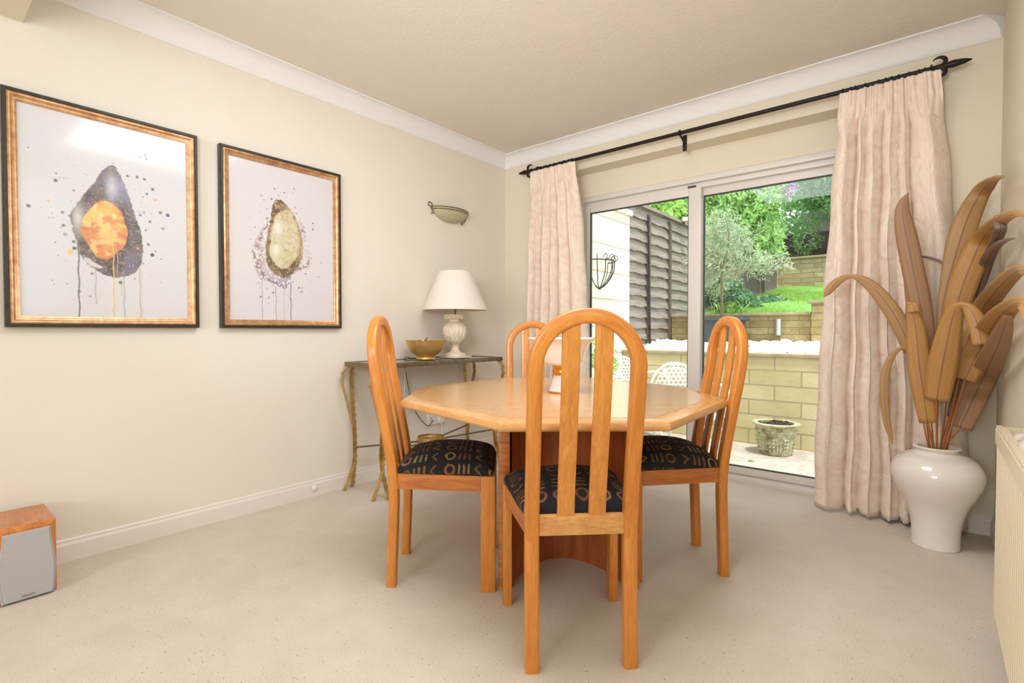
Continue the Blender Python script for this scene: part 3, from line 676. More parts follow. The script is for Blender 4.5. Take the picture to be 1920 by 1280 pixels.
def mussel(Y, Z):
    img = np.tile(C3(217, 219, 222), Y.shape + (1,)); n1 = vnoise(Y, Z, 26, 1); n2 = vnoise(Y, Z, 70, 2); n3 = vnoise(Y, Z, 12, 3)
    out = [(-2.756, 1.75), (-2.782, 1.736), (-2.807, 1.701), (-2.835, 1.641), (-2.863, 1.595), (-2.891, 1.543), (-2.91, 1.499), (-2.901, 1.438), (-2.889, 1.382), (-2.876, 1.326), (-2.84, 1.283), (-2.789, 1.249), (-2.75, 1.246), (-2.71, 1.256), (-2.669, 1.293), (-2.65, 1.364), (-2.656, 1.45), (-2.681, 1.546), (-2.705, 1.633), (-2.734, 1.712)]
    body = [(-2.799, 1.578), (-2.765, 1.573), (-2.727, 1.538), (-2.71, 1.455), (-2.718, 1.393), (-2.764, 1.339), (-2.788, 1.318), (-2.826, 1.338), (-2.853, 1.387), (-2.877, 1.442), (-2.865, 1.49), (-2.832, 1.548)]
    drips(img, Y, Z, [(-2.885, 1.383, 1.03, .0028, (108, 98, 98), .9), (-2.827, 1.27, 1.119, .003, (178, 180, 180), .8), (-2.79, 1.26, 1.05, .002, (232, 206, 164), .5), (-2.724, 1.26, 1.03, .003, (176, 182, 190), .9), (-2.735, 1.26, 1.16, .0018, (190, 190, 195), .8), (-2.663, 1.29, 1.03, .0025, (176, 160, 152), .7), (-2.655, 1.28, 1.03, .0012, (200, 180, 160), .7)])
    splats(img, Y, Z, 5, (-2.775, 1.48), (.17, .26), 190, [(120, 118, 118), (90, 88, 90), (160, 160, 162), (232, 178, 110), (140, 130, 120)], .0016, .0075)
    e = sdf(Y, Z, out) + (n2 - .5) * .012
    over(img, 1 - sm(-.003, .003, e), C3(112, 104, 102))
    dk = (1 - sm(-.003, .003, e))
    over(img, dk * sm(.40, .62, n1) * .75, C3(78, 68, 66)); over(img, dk * sm(.45, .7, n3) * .45, C3(126, 128, 150)); over(img, dk * sm(.55, .7, n2) * .5, C3(150, 130, 120))
    over(img, dk * sm(1.50, 1.68, Z) * sm(-2.80, -2.75, Y) * sm(.3, .6, n3) * .8, C3(150, 156, 186))
    over(img, dk * np.exp(-((Y + 2.765) / .022) ** 2 - ((Z - 1.65) / .06) ** 2) * .9, C3(206, 208, 220))
    over(img, dk * np.exp(-((Y + 2.885) / .02) ** 2 - ((Z - 1.49) / .06) ** 2) * .95, C3(212, 210, 210))
    over(img, dk * np.exp(-((Y + 2.70) / .03) ** 2 - ((Z - 1.30) / .05) ** 2) * .6, C3(120, 124, 156))
    over(img, dk * (sm(.74, .80, vnoise(Y, Z, 160, 8, 1))) * .45, C3(206, 180, 140))
    b_ = sdf(Y, Z, body) + (n1 - .5) * .02; bm_ = 1 - sm(-.004, .004, b_)
    over(img, bm_, C3(224, 150, 96)); over(img, bm_ * sm(.42, .58, n3), C3(240, 200, 120)); over(img, bm_ * sm(.48, .62, n1) * .8, C3(208, 122, 88)); over(img, bm_ * sm(.52, .66, vnoise(Y, Z, 40, 41)) * .6, C3(246, 222, 160))
    over(img, bm_ * np.exp(-((Y + 2.78) / .03) ** 2 - ((Z - 1.44) / .05) ** 2) * .7, C3(246, 218, 140)); over(img, bm_ * np.exp(-((Y + 2.785) / .035) ** 2 - ((Z - 1.545) / .02) ** 2) * .8, C3(244, 206, 110))
    over(img, bm_ * sm(.62, .72, n2) * np.exp(-((Y + 2.80) / .06) ** 2 - ((Z - 1.36) / .03) ** 2), C3(150, 90, 64))
    over(img, (1 - sm(.0, .004, np.abs(b_ - .004))) * sm(-2.74, -2.72, Y) * .7, C3(70, 60, 60)); 
    w_ = sdf(Y, Z, [(-2.872, 1.332), (-2.835, 1.307), (-2.798, 1.284), (-2.822, 1.279), (-2.858, 1.299)]); over(img, (1 - sm(-.003, .003, w_ + (n2 - .5) * .01)) * .85, C3(226, 222, 218))
    drips(img, Y, Z, [(-2.762, 1.40, 1.03, .0026, (232, 190, 110), .95), (-2.748, 1.38, 1.25, .002, (176, 180, 184), .8)])
    for y, z, r, c in [(-2.547, 1.561, .009, (90, 96, 130)), (-2.597, 1.624, .007, (236, 180, 130)), (-2.658, 1.542, .006, (130, 134, 160)), (-2.64, 1.713, .007, (130, 130, 135)), (-2.631, 1.812, .004, (90, 90, 95)), (-2.912, 1.34, .012, (240, 196, 140)), (-2.90, 1.386, .007, (120, 116, 120)), (-2.898, 1.358, .008, (110, 106, 110)), (-2.928, 1.414, .008, (170, 172, 174)), (-2.613, 1.361, .009, (80, 84, 80)), (-2.67, 1.386, .006, (230, 160, 100))]:
        over(img, 1 - sm(r * .7, r * 1.1, np.hypot(Y - y, Z - z)), C3(*c))
    return img
def oyster(Y, Z):
    img = np.tile(C3(220, 217, 219), Y.shape + (1,)); n1 = vnoise(Y, Z, 28, 11); n2 = vnoise(Y, Z, 75, 12); n3 = vnoise(Y, Z, 13, 13)
    out = [(-2.026, 1.735), (-1.989, 1.745), (-1.945, 1.71), (-1.907, 1.661), (-1.875, 1.59), (-1.859, 1.497), (-1.87, 1.42), (-1.91, 1.352), (-1.968, 1.307), (-2.024, 1.318), (-2.067, 1.362), (-2.078, 1.445), (-2.071, 1.531), (-2.052, 1.606), (-2.042, 1.68)]
    inn = [(-2.009, 1.668), (-1.946, 1.695), (-1.914, 1.641), (-1.889, 1.557), (-1.893, 1.468), (-1.929, 1.388), (-1.981, 1.352), (-2.036, 1.39), (-2.054, 1.448), (-2.044, 1.547), (-2.028, 1.628)]
    halo = [(-2.076, 1.614), (-2.106, 1.543), (-2.142, 1.467), (-2.151, 1.389), (-2.103, 1.299), (-2.055, 1.273), (-1.963, 1.242), (-1.936, 1.313), (-1.884, 1.349), (-1.823, 1.386), (-1.819, 1.477), (-1.842, 1.538), (-1.881, 1.646)]
    drips(img, Y, Z, [(-2.10, 1.30, 1.03, .002, (150, 138, 150), .8), (-2.023, 1.25, 1.03, .002, (140, 132, 138), .8), (-1.977, 1.25, 1.03, .0014, (176, 160, 130), .8), (-1.936, 1.35, 1.03, .0026, (110, 100, 116), .9), (-1.95, 1.24, 1.13, .0012, (190, 186, 190), .8)])
    splats(img, Y, Z, 15, (-1.97, 1.47), (.15, .24), 210, [(110, 104, 104), (84, 78, 76), (150, 140, 144), (150, 120, 96), (176, 160, 160)], .0014, .0065)
    e = sdf(Y, Z, halo) + (n1 - .5) * .05; hm = 1 - sm(-.004, .006, e)
    over(img, hm * sm(.32, .5, n3) * .85, C3(214, 204, 208)); over(img, hm * sm(-2.06, -2.12, Y) * .75 * sm(.3, .5, n1), C3(160, 130, 130)); over(img, hm * sm(1.36, 1.29, Z) * .8, C3(170, 160, 184))
    over(img, hm * sm(-.022, -.008, e) * sm(.48, .58, n1) * .8, C3(130, 108, 92)); over(img, hm * sm(.7, .76, vnoise(Y, Z, 150, 18, 1)), C3(236, 230, 230))
    o_ = sdf(Y, Z, out) + (n2 - .5) * .012; om = 1 - sm(-.003, .003, o_)
    over(img, om, C3(150, 128, 88)); over(img, om * sm(.42, .6, n1) * .85, C3(100, 86, 60)); over(img, om * sm(1.42, 1.5, Z) * sm(.5, .6, n2) * .7, C3(206, 170, 140))
    over(img, om * sm(-1.93, -1.90, Y) * sm(1.4, 1.46, Z) * .6, C3(206, 186, 150))
    i_ = sdf(Y, Z, inn) + (n1 - .5) * .014; im = 1 - sm(-.004, .004, i_)
    over(img, im, C3(214, 206, 170)); over(img, im * sm(.5, .7, n3) * .8, C3(198, 184, 142)); over(img, im * sm(.52, .68, n2) * .35, C3(176, 150, 118)); over(img, im * sm(.55, .8, n1) * .6, C3(184, 150, 112))
    for c in ((-2.01, 1.585, .025, .04), (-2.02, 1.46, .02, .035)): over(img, im * np.exp(-((Y - c[0]) / c[2]) ** 2 - ((Z - c[1]) / c[3]) ** 2), C3(238, 234, 224))
    over(img, om * np.exp(-((Y + 1.99) / .04) ** 2 - ((Z - 1.735) / .014) ** 2), C3(90, 76, 60)); over(img, om * sm(.73, .79, vnoise(Y, Z, 170, 19, 1)) * .5, C3(226, 216, 196))
    over(img, (1 - sm(0, .003, np.abs(i_ - .014))) * om * .7, C3(84, 70, 50))
    return img
def picture(y0, y1, z0, z1, name_label, fn):
    t = thing('framed_print', name_label, 'picture', (0, y0, z0))
    w, h = y1 - y0, z1 - z0
    def ringf(pr):           # profile list (inset, x) swept round the rectangle
        b = MB(); k = len(pr); vs = []
        for (cy, cz, sy, sz) in ((0, 0, 1, 1), (w, 0, -1, 1), (w, h, -1, -1), (0, h, 1, -1)):
            vs += [(x, cy + sy * d, cz + sz * d) for d, x in pr]
        fs = []
        for c in range(4):
            for i in range(k): fs.append((c * k + i, c * k + (i + 1) % k, ((c + 1) % 4) * k + (i + 1) % k, ((c + 1) % 4) * k + i))
        return b.add(vs, fs)
    o_ = ringf([(0, .002), (0, .034), (.003, .038), (.013, .038), (.015, .034), (.015, .002)]).build('outer_moulding', M['black_paint'], t, smooth=0); o_['label'] = 'black outer edge of the frame'
    i_ = ringf([(.014, .002), (.014, .034), (.018, .037), (.024, .036), (.028, .031), (.032, .028), (.038, .027), (.042, .024), (.046, .022), (.046, .002)]).build('inner_moulding', M['frame_bronze'], t, smooth=50); i_['label'] = 'bronze inner frame moulding'
    MB().box(.002, .006, .01, w - .01, .01, h - .01).build('backing', M['black_paint'], t, smooth=0)
    st = .0021; ny, nz = int((w - .088) / st), int((h - .088) / st)
    yy = np.linspace(.044, w - .044, ny); zz_ = np.linspace(.044, h - .044, nz); Yg, Zg = np.meshgrid(yy, zz_)
    img = fn(Yg + y0, Zg + z0); vs = np.stack([np.full(Yg.size, .016), Yg.ravel(), Zg.ravel()], 1)
    idx = np.arange(nz * ny).reshape(nz, ny); fs = np.stack([idx[:-1, :-1].ravel(), idx[:-1, 1:].ravel(), idx[1:, 1:].ravel(), idx[1:, :-1].ravel()], 1)
    b = MB(); b.v = vs.tolist(); b.f = [tuple(q) for q in fs.tolist()]
    b.build('print', M['art'], t, smooth=0, fix=False, paint=np.concatenate([img.reshape(-1, 3), np.ones((Yg.size, 1))], 1))
picture(-3.118, -2.42, 1.015, 1.976, 'large framed watercolour of an orange and black mussel, left of the other print', mussel)
picture(-2.316, -1.62, 1.015, 1.972, 'framed watercolour of a pale open oyster shell, nearer the wall light', oyster)

# ---------------------------------------------------------------- wall light
sc = thing('wall_light', 'half bowl frosted glass wall light with scrolled metal rim above the table lamp', 'wall light', (0.0, -.675, 1.90))
N_, vs, fs = 28, [], []
for k in range(9):
    t_ = math.radians(90 * k / 8)
    for i in range(N_ + 1):
        a = math.pi * i / N_; r = math.cos(t_); vs.append((.004 + .11 * r * math.sin(a), .175 * r * math.cos(a), .03 - .10 * math.sin(t_)))
for k in range(8):
    for i in range(N_): q = k * (N_ + 1) + i; fs.append((q, q + 1, q + N_ + 2, q + N_ + 1))
o = MB().add(vs, fs).build('bowl', M['frosted'], sc)
sd = o.modifiers.new('s', 'SOLIDIFY'); sd.thickness = .004
b = MB()
for z, s_ in ((.022, 1.02), (.006, 1.0)):
    b.tube([(.004 + .112 * s_ * math.sin(a), .178 * s_ * math.cos(a), z) for a in np.linspace(0, math.pi, 26)], .003, 6)
b.tube([(.01 + .0, -.185 + .022 * math.cos(a) * (1 - a / 9) - .012, .035 + .022 * math.sin(a) * (1 - a / 9)) for a in np.linspace(-1.2, 4.5, 18)], .0035, 6)
b.tube(spline([(.01, -.19, .03), (.012, -.178, .0), (.014, -.17, -.02), (.01, -.185, -.03)], 5), .0035, 6)
b.tube(spline([(.01, .18, .015), (.014, .165, -.03), (.03, .12, -.06)], 5), .0035, 6); b.ball((.03, .115, -.064), .010, 8)
b.build('rim', M['bronze'], sc)
MB().box(.0005, .012, -.05, .05, -.05, .02, .003).build('backplate', M['bronze'], sc)

# ---------------------------------------------------------------- console table
ct = thing('console_table', 'brass console table with glass top against the left wall', 'console table', (0, 0, 0))
X0, X1, Y0, Y1, ZT = .03, .40, -1.60, -.50, .805
b = MB()
b.box(X0, X1, Y0, Y0 + .03, ZT - .028, ZT, .002); b.box(X0, X1, Y1 - .03, Y1, ZT - .028, ZT, .002)
b.box(X0, X0 + .03, Y0 + .03, Y1 - .03, ZT - .028, ZT, .002); b.box(X1 - .03, X1, Y0 + .03, Y1 - .03, ZT - .028, ZT, .002); b.build('top_frame', M['bronze'], ct)
m = Mat('smoked_glass', rgb(150, 142, 124), .04, Transmission_Weight=.55, IOR=1.45); M['smoke'] = m.m
MB().box(X0 + .03, X1 - .03, Y0 + .03, Y1 - .03, ZT - .012, ZT - .003).build('glass_top', M['smoke'], ct, smooth=0)
def cab(out, z):        # cabriole offset: positive = outward
    zs = [0, .05, .15, .25, .4, .55, .68, .74, .775, .79]; os_ = [.065, .035, -.005, -.02, -.005, .035, .072, .065, .03, -.02]
    return float(np.interp(z, zs, os_)) * out
def strip(path, wdir, w=.024, t=.004, saw=True):
    b = MB(); n_ = len(path); o = 0; wd = Vector(wdir); vs = []
    for i, p in enumerate(path):
        p = Vector(p); T = (Vector(path[min(i + 1, n_ - 1)]) - Vector(path[max(i - 1, 0)])).normalized(); Nn = T.cross(wd).normalized()
        ww = w * (1 + (.28 * ((i % 5) / 4.) if saw else 0))
        for a, c in ((-w / 2, -t / 2), (ww - w / 2, -t / 2), (ww - w / 2, t / 2), (-w / 2, t / 2)): vs.append(tuple(p + wd * a + Nn * c))
    fs = [(i * 4 + q, i * 4 + (q + 1) % 4, i * 4 + 4 + (q + 1) % 4, i * 4 + 4 + q) for i in range(n_ - 1) for q in range(4)]
    return b.add(vs, fs + [(3, 2, 1, 0), tuple(range(4 * n_ - 4, 4 * n_))])
zsamp = np.concatenate([np.linspace(.003, .74, 86), np.linspace(.75, .785, 6)])
for cx, sx in ((X0 + .035, -.4), (X1 - .035, 1)):
    for cy, sy in ((Y0 + .03, -1), (Y1 - .03, 1)):
        lg = strip([(cx, cy + cab(sy, z) * 1.0, z) for z in zsamp], (1, 0, 0)).build('leg', M['brass'], ct, smooth=0)
        lg2 = strip([(cx + cab(sx, z), cy - sy * .012, z) for z in zsamp], (0, 1, 0)).build('leg', M['brass'], ct, smooth=0)
cxm, cym = .215, -1.05
b = MB()
for x in (X0 + .045, X1 - .045):
    for y in (Y0 + .05, Y1 - .05):
        d = Vector((x - cxm, y - cym, 0)); d0 = d.normalized() * .085
        b.tube([(cxm + d0.x, cym + d0.y, .245), (x, y, .262)], .006, 8)
b.build('stretcher', M['bronze'], ct)
b = MB(); b.tube([(cxm + .09 * math.cos(a), cym + .09 * math.sin(a), .25) for a in np.linspace(0, 2 * math.pi, 33)[:-1]], .007, 8, closed=True)
b.sweep([(cxm + .09 * math.cos(a), cym + .09 * math.sin(a), .252) for a in np.linspace(0, 2 * math.pi, 33)[:-1]], rrect(.004, .04, .001, 1), up=(0, 0, 1), closed=True)
b.build('ring', M['brass'], ct)

# table lamp
tl = thing('table_lamp', 'cream urn table lamp with wide pale shade on the console table', 'lamp', (.2, -.80, ZT))
b = MB(); b.box(-.085, .085, -.085, .085, 0, .014, .004); b.build('plinth', M['cream_stone'], tl)
MB().lathe([(0, .014), (.078, .014), (.080, .022), (.070, .032), (.050, .036), (.036, .046), (.028, .066), (.026, .082), (.034, .088), (.030, .094), (.045, .102), (.068, .128), (.084, .165), (.090, .198), (.086, .222), (.074, .242), (.058, .255), (.046, .264), (.044, .275), (.056, .288), (.082, .297), (.086, .305), (.080, .313), (.055, .314), (0, .312)], 96, flute=.10, nf=18, fl=(.098, .235)).build('urn', M['cream_stone'], tl)
b = MB()
for i in range(14):
    a = 2 * math.pi * i / 14; b.ball((.066 * math.cos(a), .066 * math.sin(a), .290), .015, 8, (1, 1, .9))
b.build('scroll_collar', M['cream_stone'], tl)
MB().tube([(0, 0, .31), (0, 0, .40)], .008, 10).build('rod', M['bronze'], tl)
b = MB(); n_ = 48
b.v = []; pr_ = [(.236, .345), (.236, .349), (.119, .62), (.119, .624), (.116, .624), (.116, .62), (.233, .349), (.233, .345)]
for r, z in pr_:
    for i in range(n_): a = 2 * math.pi * i / n_; b.v.append((r * math.cos(a), r * math.sin(a), z))
k_ = len(pr_); b.f = [(q * n_ + i, q * n_ + (i + 1) % n_, ((q + 1) % k_) * n_ + (i + 1) % n_, ((q + 1) % k_) * n_ + i) for q in range(k_) for i in range(n_)]
sh_ = b.build('shade', M['shade'], tl, smooth=50)
b = MB(); b.tube([(0, 0, .39), (0, 0, .60)], .004, 6)
for a in (0, 2.094, 4.189): b.tube([(0, 0, .60), (.117 * math.cos(a), .117 * math.sin(a), .61)], .002, 5)
b.build('shade_carrier', M['bronze'], sh_)
MB().tube(spline([(-.06, -.03, .012), (-.10, -.12, .004), (-.05, -.22, .004), (-.12, -.30, .004), (-.179, -.32, -.0), (-.186, -.30, -.12), (-.186, -.24, -.35), (-.18, -.12, -.50), (-.17, -.06, -.47)], 8), .0028, 6).build('cord', M['cable_dark'], tl)
# gold bowl
gb = thing('gold_bowl', 'gold footed bowl on the console table beside the lamp', 'bowl', (.21, -1.085, ZT))
MB().lathe([(0, 0), (.062, 0), (.066, .004), (.064, .014), (.054, .020), (.075, .030), (.105, .058), (.128, .098), (.140, .128), (.144, .130), (.136, .130), (.122, .098), (.098, .062), (.06, .034), (0, .028)], 64).build('bowl_body', M['gold'], gb)
rn = random.Random(12)
for i in range(9):
    b = MB(); a, r = i * .7, .085 * math.sqrt((i + .5) / 9); b.ball((0, 0, 0), .026, 10, (1.1, .8, .7))
    o = tag(b.build('dried_pod', M['trunk'], None), 'brown dried pod heaped in the gold bowl', 'dried pod', 'dried pods in the gold bowl'); o.location = (.21 + r * math.cos(a), -1.085 + r * math.sin(a), ZT + .105 + .02 * rn.random() - .12 * r); o.rotation_euler = (rn.uniform(-.5, .5), rn.uniform(-.5, .5), rn.uniform(0, 3))
for i in range(1):
    b = MB(); b.tube(spline([(0, 0, 0), (.01, .01, .010), (.0, .02, .018)], 4), .006, 6)
    o = tag(b.build('dried_twig', M['trunk']), 'curled dried twig poking up from the gold bowl', 'dried twig'); o.location = (.20 + .02 * i, -1.09 + .025 * i, ZT + .128)
# socket + plug
so = thing('wall_socket', 'white double wall socket low on the wall under the console table', 'socket', (0, -.825, .34))
fp = MB().box(.0003, .012, -.075, .075, -.044, .044, .003).build('faceplate', M['plastic'], so)
b = MB()
for dy in (-.038, .038):
    b.box(.0118, .0128, dy - .004, dy + .004, .002, .012); b.box(.0118, .0128, dy - .014, dy - .006, -.016, -.010); b.box(.0118, .0128, dy + .006, dy + .014, -.016, -.010)
b.build('pin_hole', M['cable_dark'], fp, smooth=0)
for dy in (-.030, .030): MB().box(.011, .0155, dy - .008, dy + .008, .022, .036, .001).build('switch', M['plastic'], fp)
pg = thing('plug', 'white plug with a cord in the right side of the wall socket', 'plug', (.0128, -.787, .335))
MB().box(0, .035, -.024, .024, -.026, .024, .006).build('plug_body', M['plastic'], pg)
MB().tube(spline([(.02, 0, -.02), (.022, .004, -.08), (.03, -.06, -.16), (.02, -.22, -.18), (.01, -.32, -.05), (.012, -.34, .12), (.012, -.33, .40)], 8), .003, 6).build('cord', M['plastic'], pg)
dk = MB().lathe([(0, 0), (.018, 0), (.018, .006), (.010, .012), (0, .014)], 16).build('skirting_knob', M['plastic'])
dk.location = (.014, -1.80, .05); dk.rotation_euler = (0, math.radians(90), 0); tag(dk, 'small round white cap on the left skirting board', 'cap')

# ---------------------------------------------------------------- curtains and pole
PY = -.09
cp = thing('curtain_pole', 'black iron curtain pole over the sliding door', 'curtain pole', (0, PY, 2.30))
MB().tube([(.33, 0, 0), (2.90, 0, 0)], .0125, 12).build('pole', M['black_iron'], cp)
for x, s_ in ((.33, -1), (2.90, 1)):
    b = MB(); b.lathe([(0, 0), (.012, 0), (.010, .012), (.016, .03), (.018, .045), (.012, .085), (.004, .108), (0, .112)], 14)
    b.v = [(s_ * z, y, x_) for x_, y, z in b.v]
    for q in (-1, 1):
        b.tube([(s_ * (-.012 + .026 * math.cos(a)) , 0, q * (.026 + .022 * math.sin(a))) for a in np.linspace(-1.9, 2.6, 14)], .008, 8, scale=[1.2] * 8 + [1.1, 1, .9, .7, .5, .3])
    f_ = b.build('finial', M['black_iron'], cp); f_.location = (x, 0, 0)
for x in (.42, 1.585, 2.86):
    b = MB(); b.tube([(x, 0, -.014), (x, .03, -.02), (x, .086, -.05)], .007, 8); b.box(x - .014, x + .014, .083, .0895, -.095, .01, .002)
    b.tube([(x, .017 * math.cos(a), .017 * math.sin(a)) for a in np.linspace(0, 2 * math.pi, 17)[:-1]], .005, 6, closed=True); b.build('bracket', M['black_iron'], cp)
def curtain(label, xt0, xt1, xb0, xb1, zt, zb, wts, seed, group=None):
    t = thing('curtain', label, 'curtain', (0, PY, 0), group=group)
    rn = random.Random(seed); NU, NZ = 460, 110; nf = len(wts); cum = np.concatenate([[0], np.cumsum(wts)]); cum /= cum[-1]
    amps = np.array([rn.uniform(.65, 1.15) for _ in range(nf + 1)])
    vs = []; uvs = []
    for j in range(NZ + 1):
        v_ = j / NZ; z = zt + (zb - zt) * (v_ ** 1.25); dpt = zt - z
        h = 1 - min(1, max(0, (dpt - .10) / .16)); h = h * h * (3 - 2 * h)         # header weight
        e = min(1, dpt / (zt - zb)); spread = 1 - (1 - e) ** 1.6
        x0 = xt0 + (xb0 - xt0) * spread; x1 = xt1 + (xb1 - xt1) * spread
        A = (.046 + .030 * e) * (1 - h)
        for i in range(NU + 1):
            u = i / NU
            drift = .018 * math.sin(2.2 * z + 7 * u + seed) * (1 - h)
            uu = min(1, max(0, u + drift * math.sin(math.pi * u)))
            ph = float(np.interp(uu, cum, range(nf + 1))); ka = float(np.interp(ph, range(nf + 1), amps))
            s_ = abs(math.sin(math.pi * ph)); wl_ = float(np.interp(ph, np.arange(nf) + .5, wts)); fold = (s_ ** .30 - .74) * A * 1.9 * ka * min(1.2, .7 + wl_ * 2) + .006 * math.sin(2 * math.pi * ph * 2 + 3 * z) * min(1, wl_ * 4)
            pk = .014 * (abs(math.sin(math.pi * ph)) ** .5 - .5) + .003 * math.sin(2 * math.pi * u * 19)
            pin = math.exp(-((dpt - .115) / .02) ** 2) * .010 * abs(math.sin(math.pi * u * 13))
            x = x0 + (x1 - x0) * u + .022 * math.sin(2 * math.pi * ph) * (1 - h) * (.5 + .5 * e) + .004 * math.sin(13 * z + 9 * u) * (1 - h)
            y = -(fold + h * pk - pin) + .002 * math.sin(9 * z + 23 * u) * (1 - h) - .016 - .012 * e
            vs.append((x, min(y, .075), z)); uvs.append((u * (xb1 - xb0) * 2.2, z))
    idx = np.arange((NZ + 1) * (NU + 1)).reshape(NZ + 1, NU + 1)
    fs = np.stack([idx[:-1, :-1].ravel(), idx[:-1, 1:].ravel(), idx[1:, 1:].ravel(), idx[1:, :-1].ravel()], 1)
    b = MB(); b.v = vs; b.f = [tuple(q) for q in fs.tolist()]
    o = b.build('drape', M['damask'], t, smooth=0, fix=False, uvs=uvs); o.data.polygons.foreach_set('use_smooth', [True] * len(o.data.polygons))
    sd = o.modifiers.new('s', 'SOLIDIFY'); sd.thickness = .002; sd.offset = 0
    return t
curtain('long pale pink damask curtain on the left of the sliding door', .36, .78, .27, .90, 2.285, .02, [.16, .10, .17, .12, .20, .25], 3)
curtain('long pale pink damask curtain on the right of the sliding door, behind the vase', 2.475, 2.895, 2.37, 3.03, 2.285, .02, [.22, .09, .15, .13, .09, .32], 8)
rg = MB(); rg.tube([(0, .019 * math.cos(a), .019 * math.sin(a)) for a in np.linspace(0, 2 * math.pi, 21)[:-1]], .0035, 6, closed=True)
ring0 = rg.build('curtain_ring', M['black_iron']); first = True
for side, xs in (('left', [.36 + .045 * i for i in range(9)] + [.745]), ('right', [2.49, 2.525, 2.545, 2.59, 2.645, 2.675, 2.70, 2.73, 2.77, 2.81, 2.835])):
    for x in xs:
        o = ring0 if first else ring0.copy()
        if not first: COL.objects.link(o)
        first = False; o.location = (x, PY, 2.294); o.rotation_euler = (0, 0, rnd.uniform(-.25, .25))
        tag(o, 'small black ring on the pole over the %s curtain' % side, 'curtain ring', 'curtain rings over the %s curtain' % side)

# ---------------------------------------------------------------- dining table
TC = np.array([1.569, -1.465]); TH = math.radians(40.74); TZ = .72
tx = np.array([math.cos(TH), math.sin(TH)]); ty = np.array([-math.sin(TH), math.cos(TH)])
dt = thing('dining_table', 'octagonal light wood dining table in the middle of the room', 'dining table', (TC[0], TC[1], 0), TH)
def octo(d=0, W_=1.355, L_=1.53, a=.262, bb=.244):
    w, l = W_ / 2 - d, L_ / 2 - d; a -= d * .414; bb -= d * .414
    return [(-a, -l), (a, -l), (w, -bb), (w, bb), (a, l), (-a, l), (-w, bb), (-w, -bb)]
prof = [(.014, TZ - .032), (.004, TZ - .030), (0, TZ - .024), (.001, TZ - .014), (.007, TZ - .005), (.016, TZ - .001), (.070, TZ)]
b = MB()
for d, z in prof: b.v += [(x, y, z) for x, y in octo(d)]
for k in range(len(prof) - 1):
    for i in range(8): b.f.append((k * 8 + i, k * 8 + (i + 1) % 8, (k + 1) * 8 + (i + 1) % 8, (k + 1) * 8 + i))
b.f.append(tuple(range(8))[::-1]); q = len(prof) * 8
b.f.append(tuple(range(q - 8, q))); b.build('edge_band', M['table_edge'], dt, smooth=30)
b = MB(); o1 = octo(.071)
hlf = [(-.262 + .03, -.694), (.232, -.694), (.614, -.215), (.614, -.001), (-.614, -.001), (-.614, -.215)]
b.prism([(x, y) for x, y in o1 if y < 0] and [(-.2326, -.694), (.2326, -.694), (.614, -.2146), (.614, -.0008), (-.614, -.0008), (-.614, -.2146)], TZ - .004, TZ + .0008)
b.prism([(-.614, .0008), (.614, .0008), (.614, .2146), (.2326, .694), (-.2326, .694), (-.614, .2146)], TZ - .004, TZ + .0008)
b.build('top_panel', M['table_top'], dt, smooth=0)
pw, pd = .25, .36
for sx in (-1, 1):
    for sy in (-1, 1):
        b = MB(); b.box(sx * pw - .022, sx * pw + .022, sy * pd - .022, sy * pd + .022, 0, TZ - .034, .006); b.build('pedestal_post', M['oak_apron'], dt)
for sy in (-1, 1):       # curved panels bowing inwards
    path = [(-pw + .02, sy * pd), (-pw * .8, sy * pd * .72), (-pw * .42, sy * pd * .38), (0, sy * pd * .26), (pw * .42, sy * pd * .38), (pw * .8, sy * pd * .72), (pw - .02, sy * pd)]
    pp = spline(path, 6); b = MB(); vs = []
    for i, p in enumerate(pp):
        T = pp[min(i + 1, len(pp) - 1)] - pp[max(i - 1, 0)]; T = T / np.linalg.norm(T); n_ = np.array([-T[1], T[0]]) * .009
        vs += [(*(p + n_), .0), (*(p - n_), .0), (*(p - n_), TZ - .034), (*(p + n_), TZ - .034)]
    b.add(vs, [(i * 4 + k, i * 4 + (k + 1) % 4, i * 4 + 4 + (k + 1) % 4, i * 4 + 4 + k) for i in range(len(pp) - 1) for k in range(4)])
    b.build('pedestal_panel', M['table_ped'], dt, smooth=50)
for sx in (-1, 1):
    MB().box(sx * pw - .009, sx * pw + .009, -pd + .02, pd - .02, 0, TZ - .034).build('pedestal_side', M['table_ped'], dt, smooth=0)
MB().box(-.3, .3, -.42, .42, TZ - .052, TZ - .0325).build('top_support', M['table_ped'], dt)

# compote on the table
tv = thing('table_compote', 'white flared compote with gold collar in the middle of the dining table', 'compote', (1.585, -1.455, TZ))
MB().lathe([(0, 0), (.062, 0), (.066, .003), (.066, .010), (.062, .016), (.058, .03), (.050, .055), (.042, .072), (.034, .078), (0, .078)], 48).build('foot', M['porcelain'], tv)
g_ = MB(); g_.lathe([(0, .078), (.036, .078), (.044, .086), (.046, .096), (.044, .104), (.040, .110), (.044, .118), (.046, .122), (0, .122)], 48); o = g_.build('gold_collar', M['gilt'], tv); o['label'] = 'shiny gold collar'
g_ = MB(); g_.tube([(.066 * math.cos(a), .066 * math.sin(a), .004) for a in np.linspace(0, 2 * math.pi, 41)[:-1]], .004, 8, closed=True); o = g_.build('gold_foot_ring', M['gilt'], tv); o['label'] = 'gold ring round the foot'
MB().lathe([(0, .122), (.046, .122), (.074, .128), (.088, .142), (.096, .165), (.102, .19), (.112, .212), (.130, .230), (.152, .240), (.164, .244), (.163, .250), (.145, .248), (.118, .236), (.098, .205), (.088, .17), (.07, .14), (0, .13)], 56).build('bowl', M['porcelain'], tv)

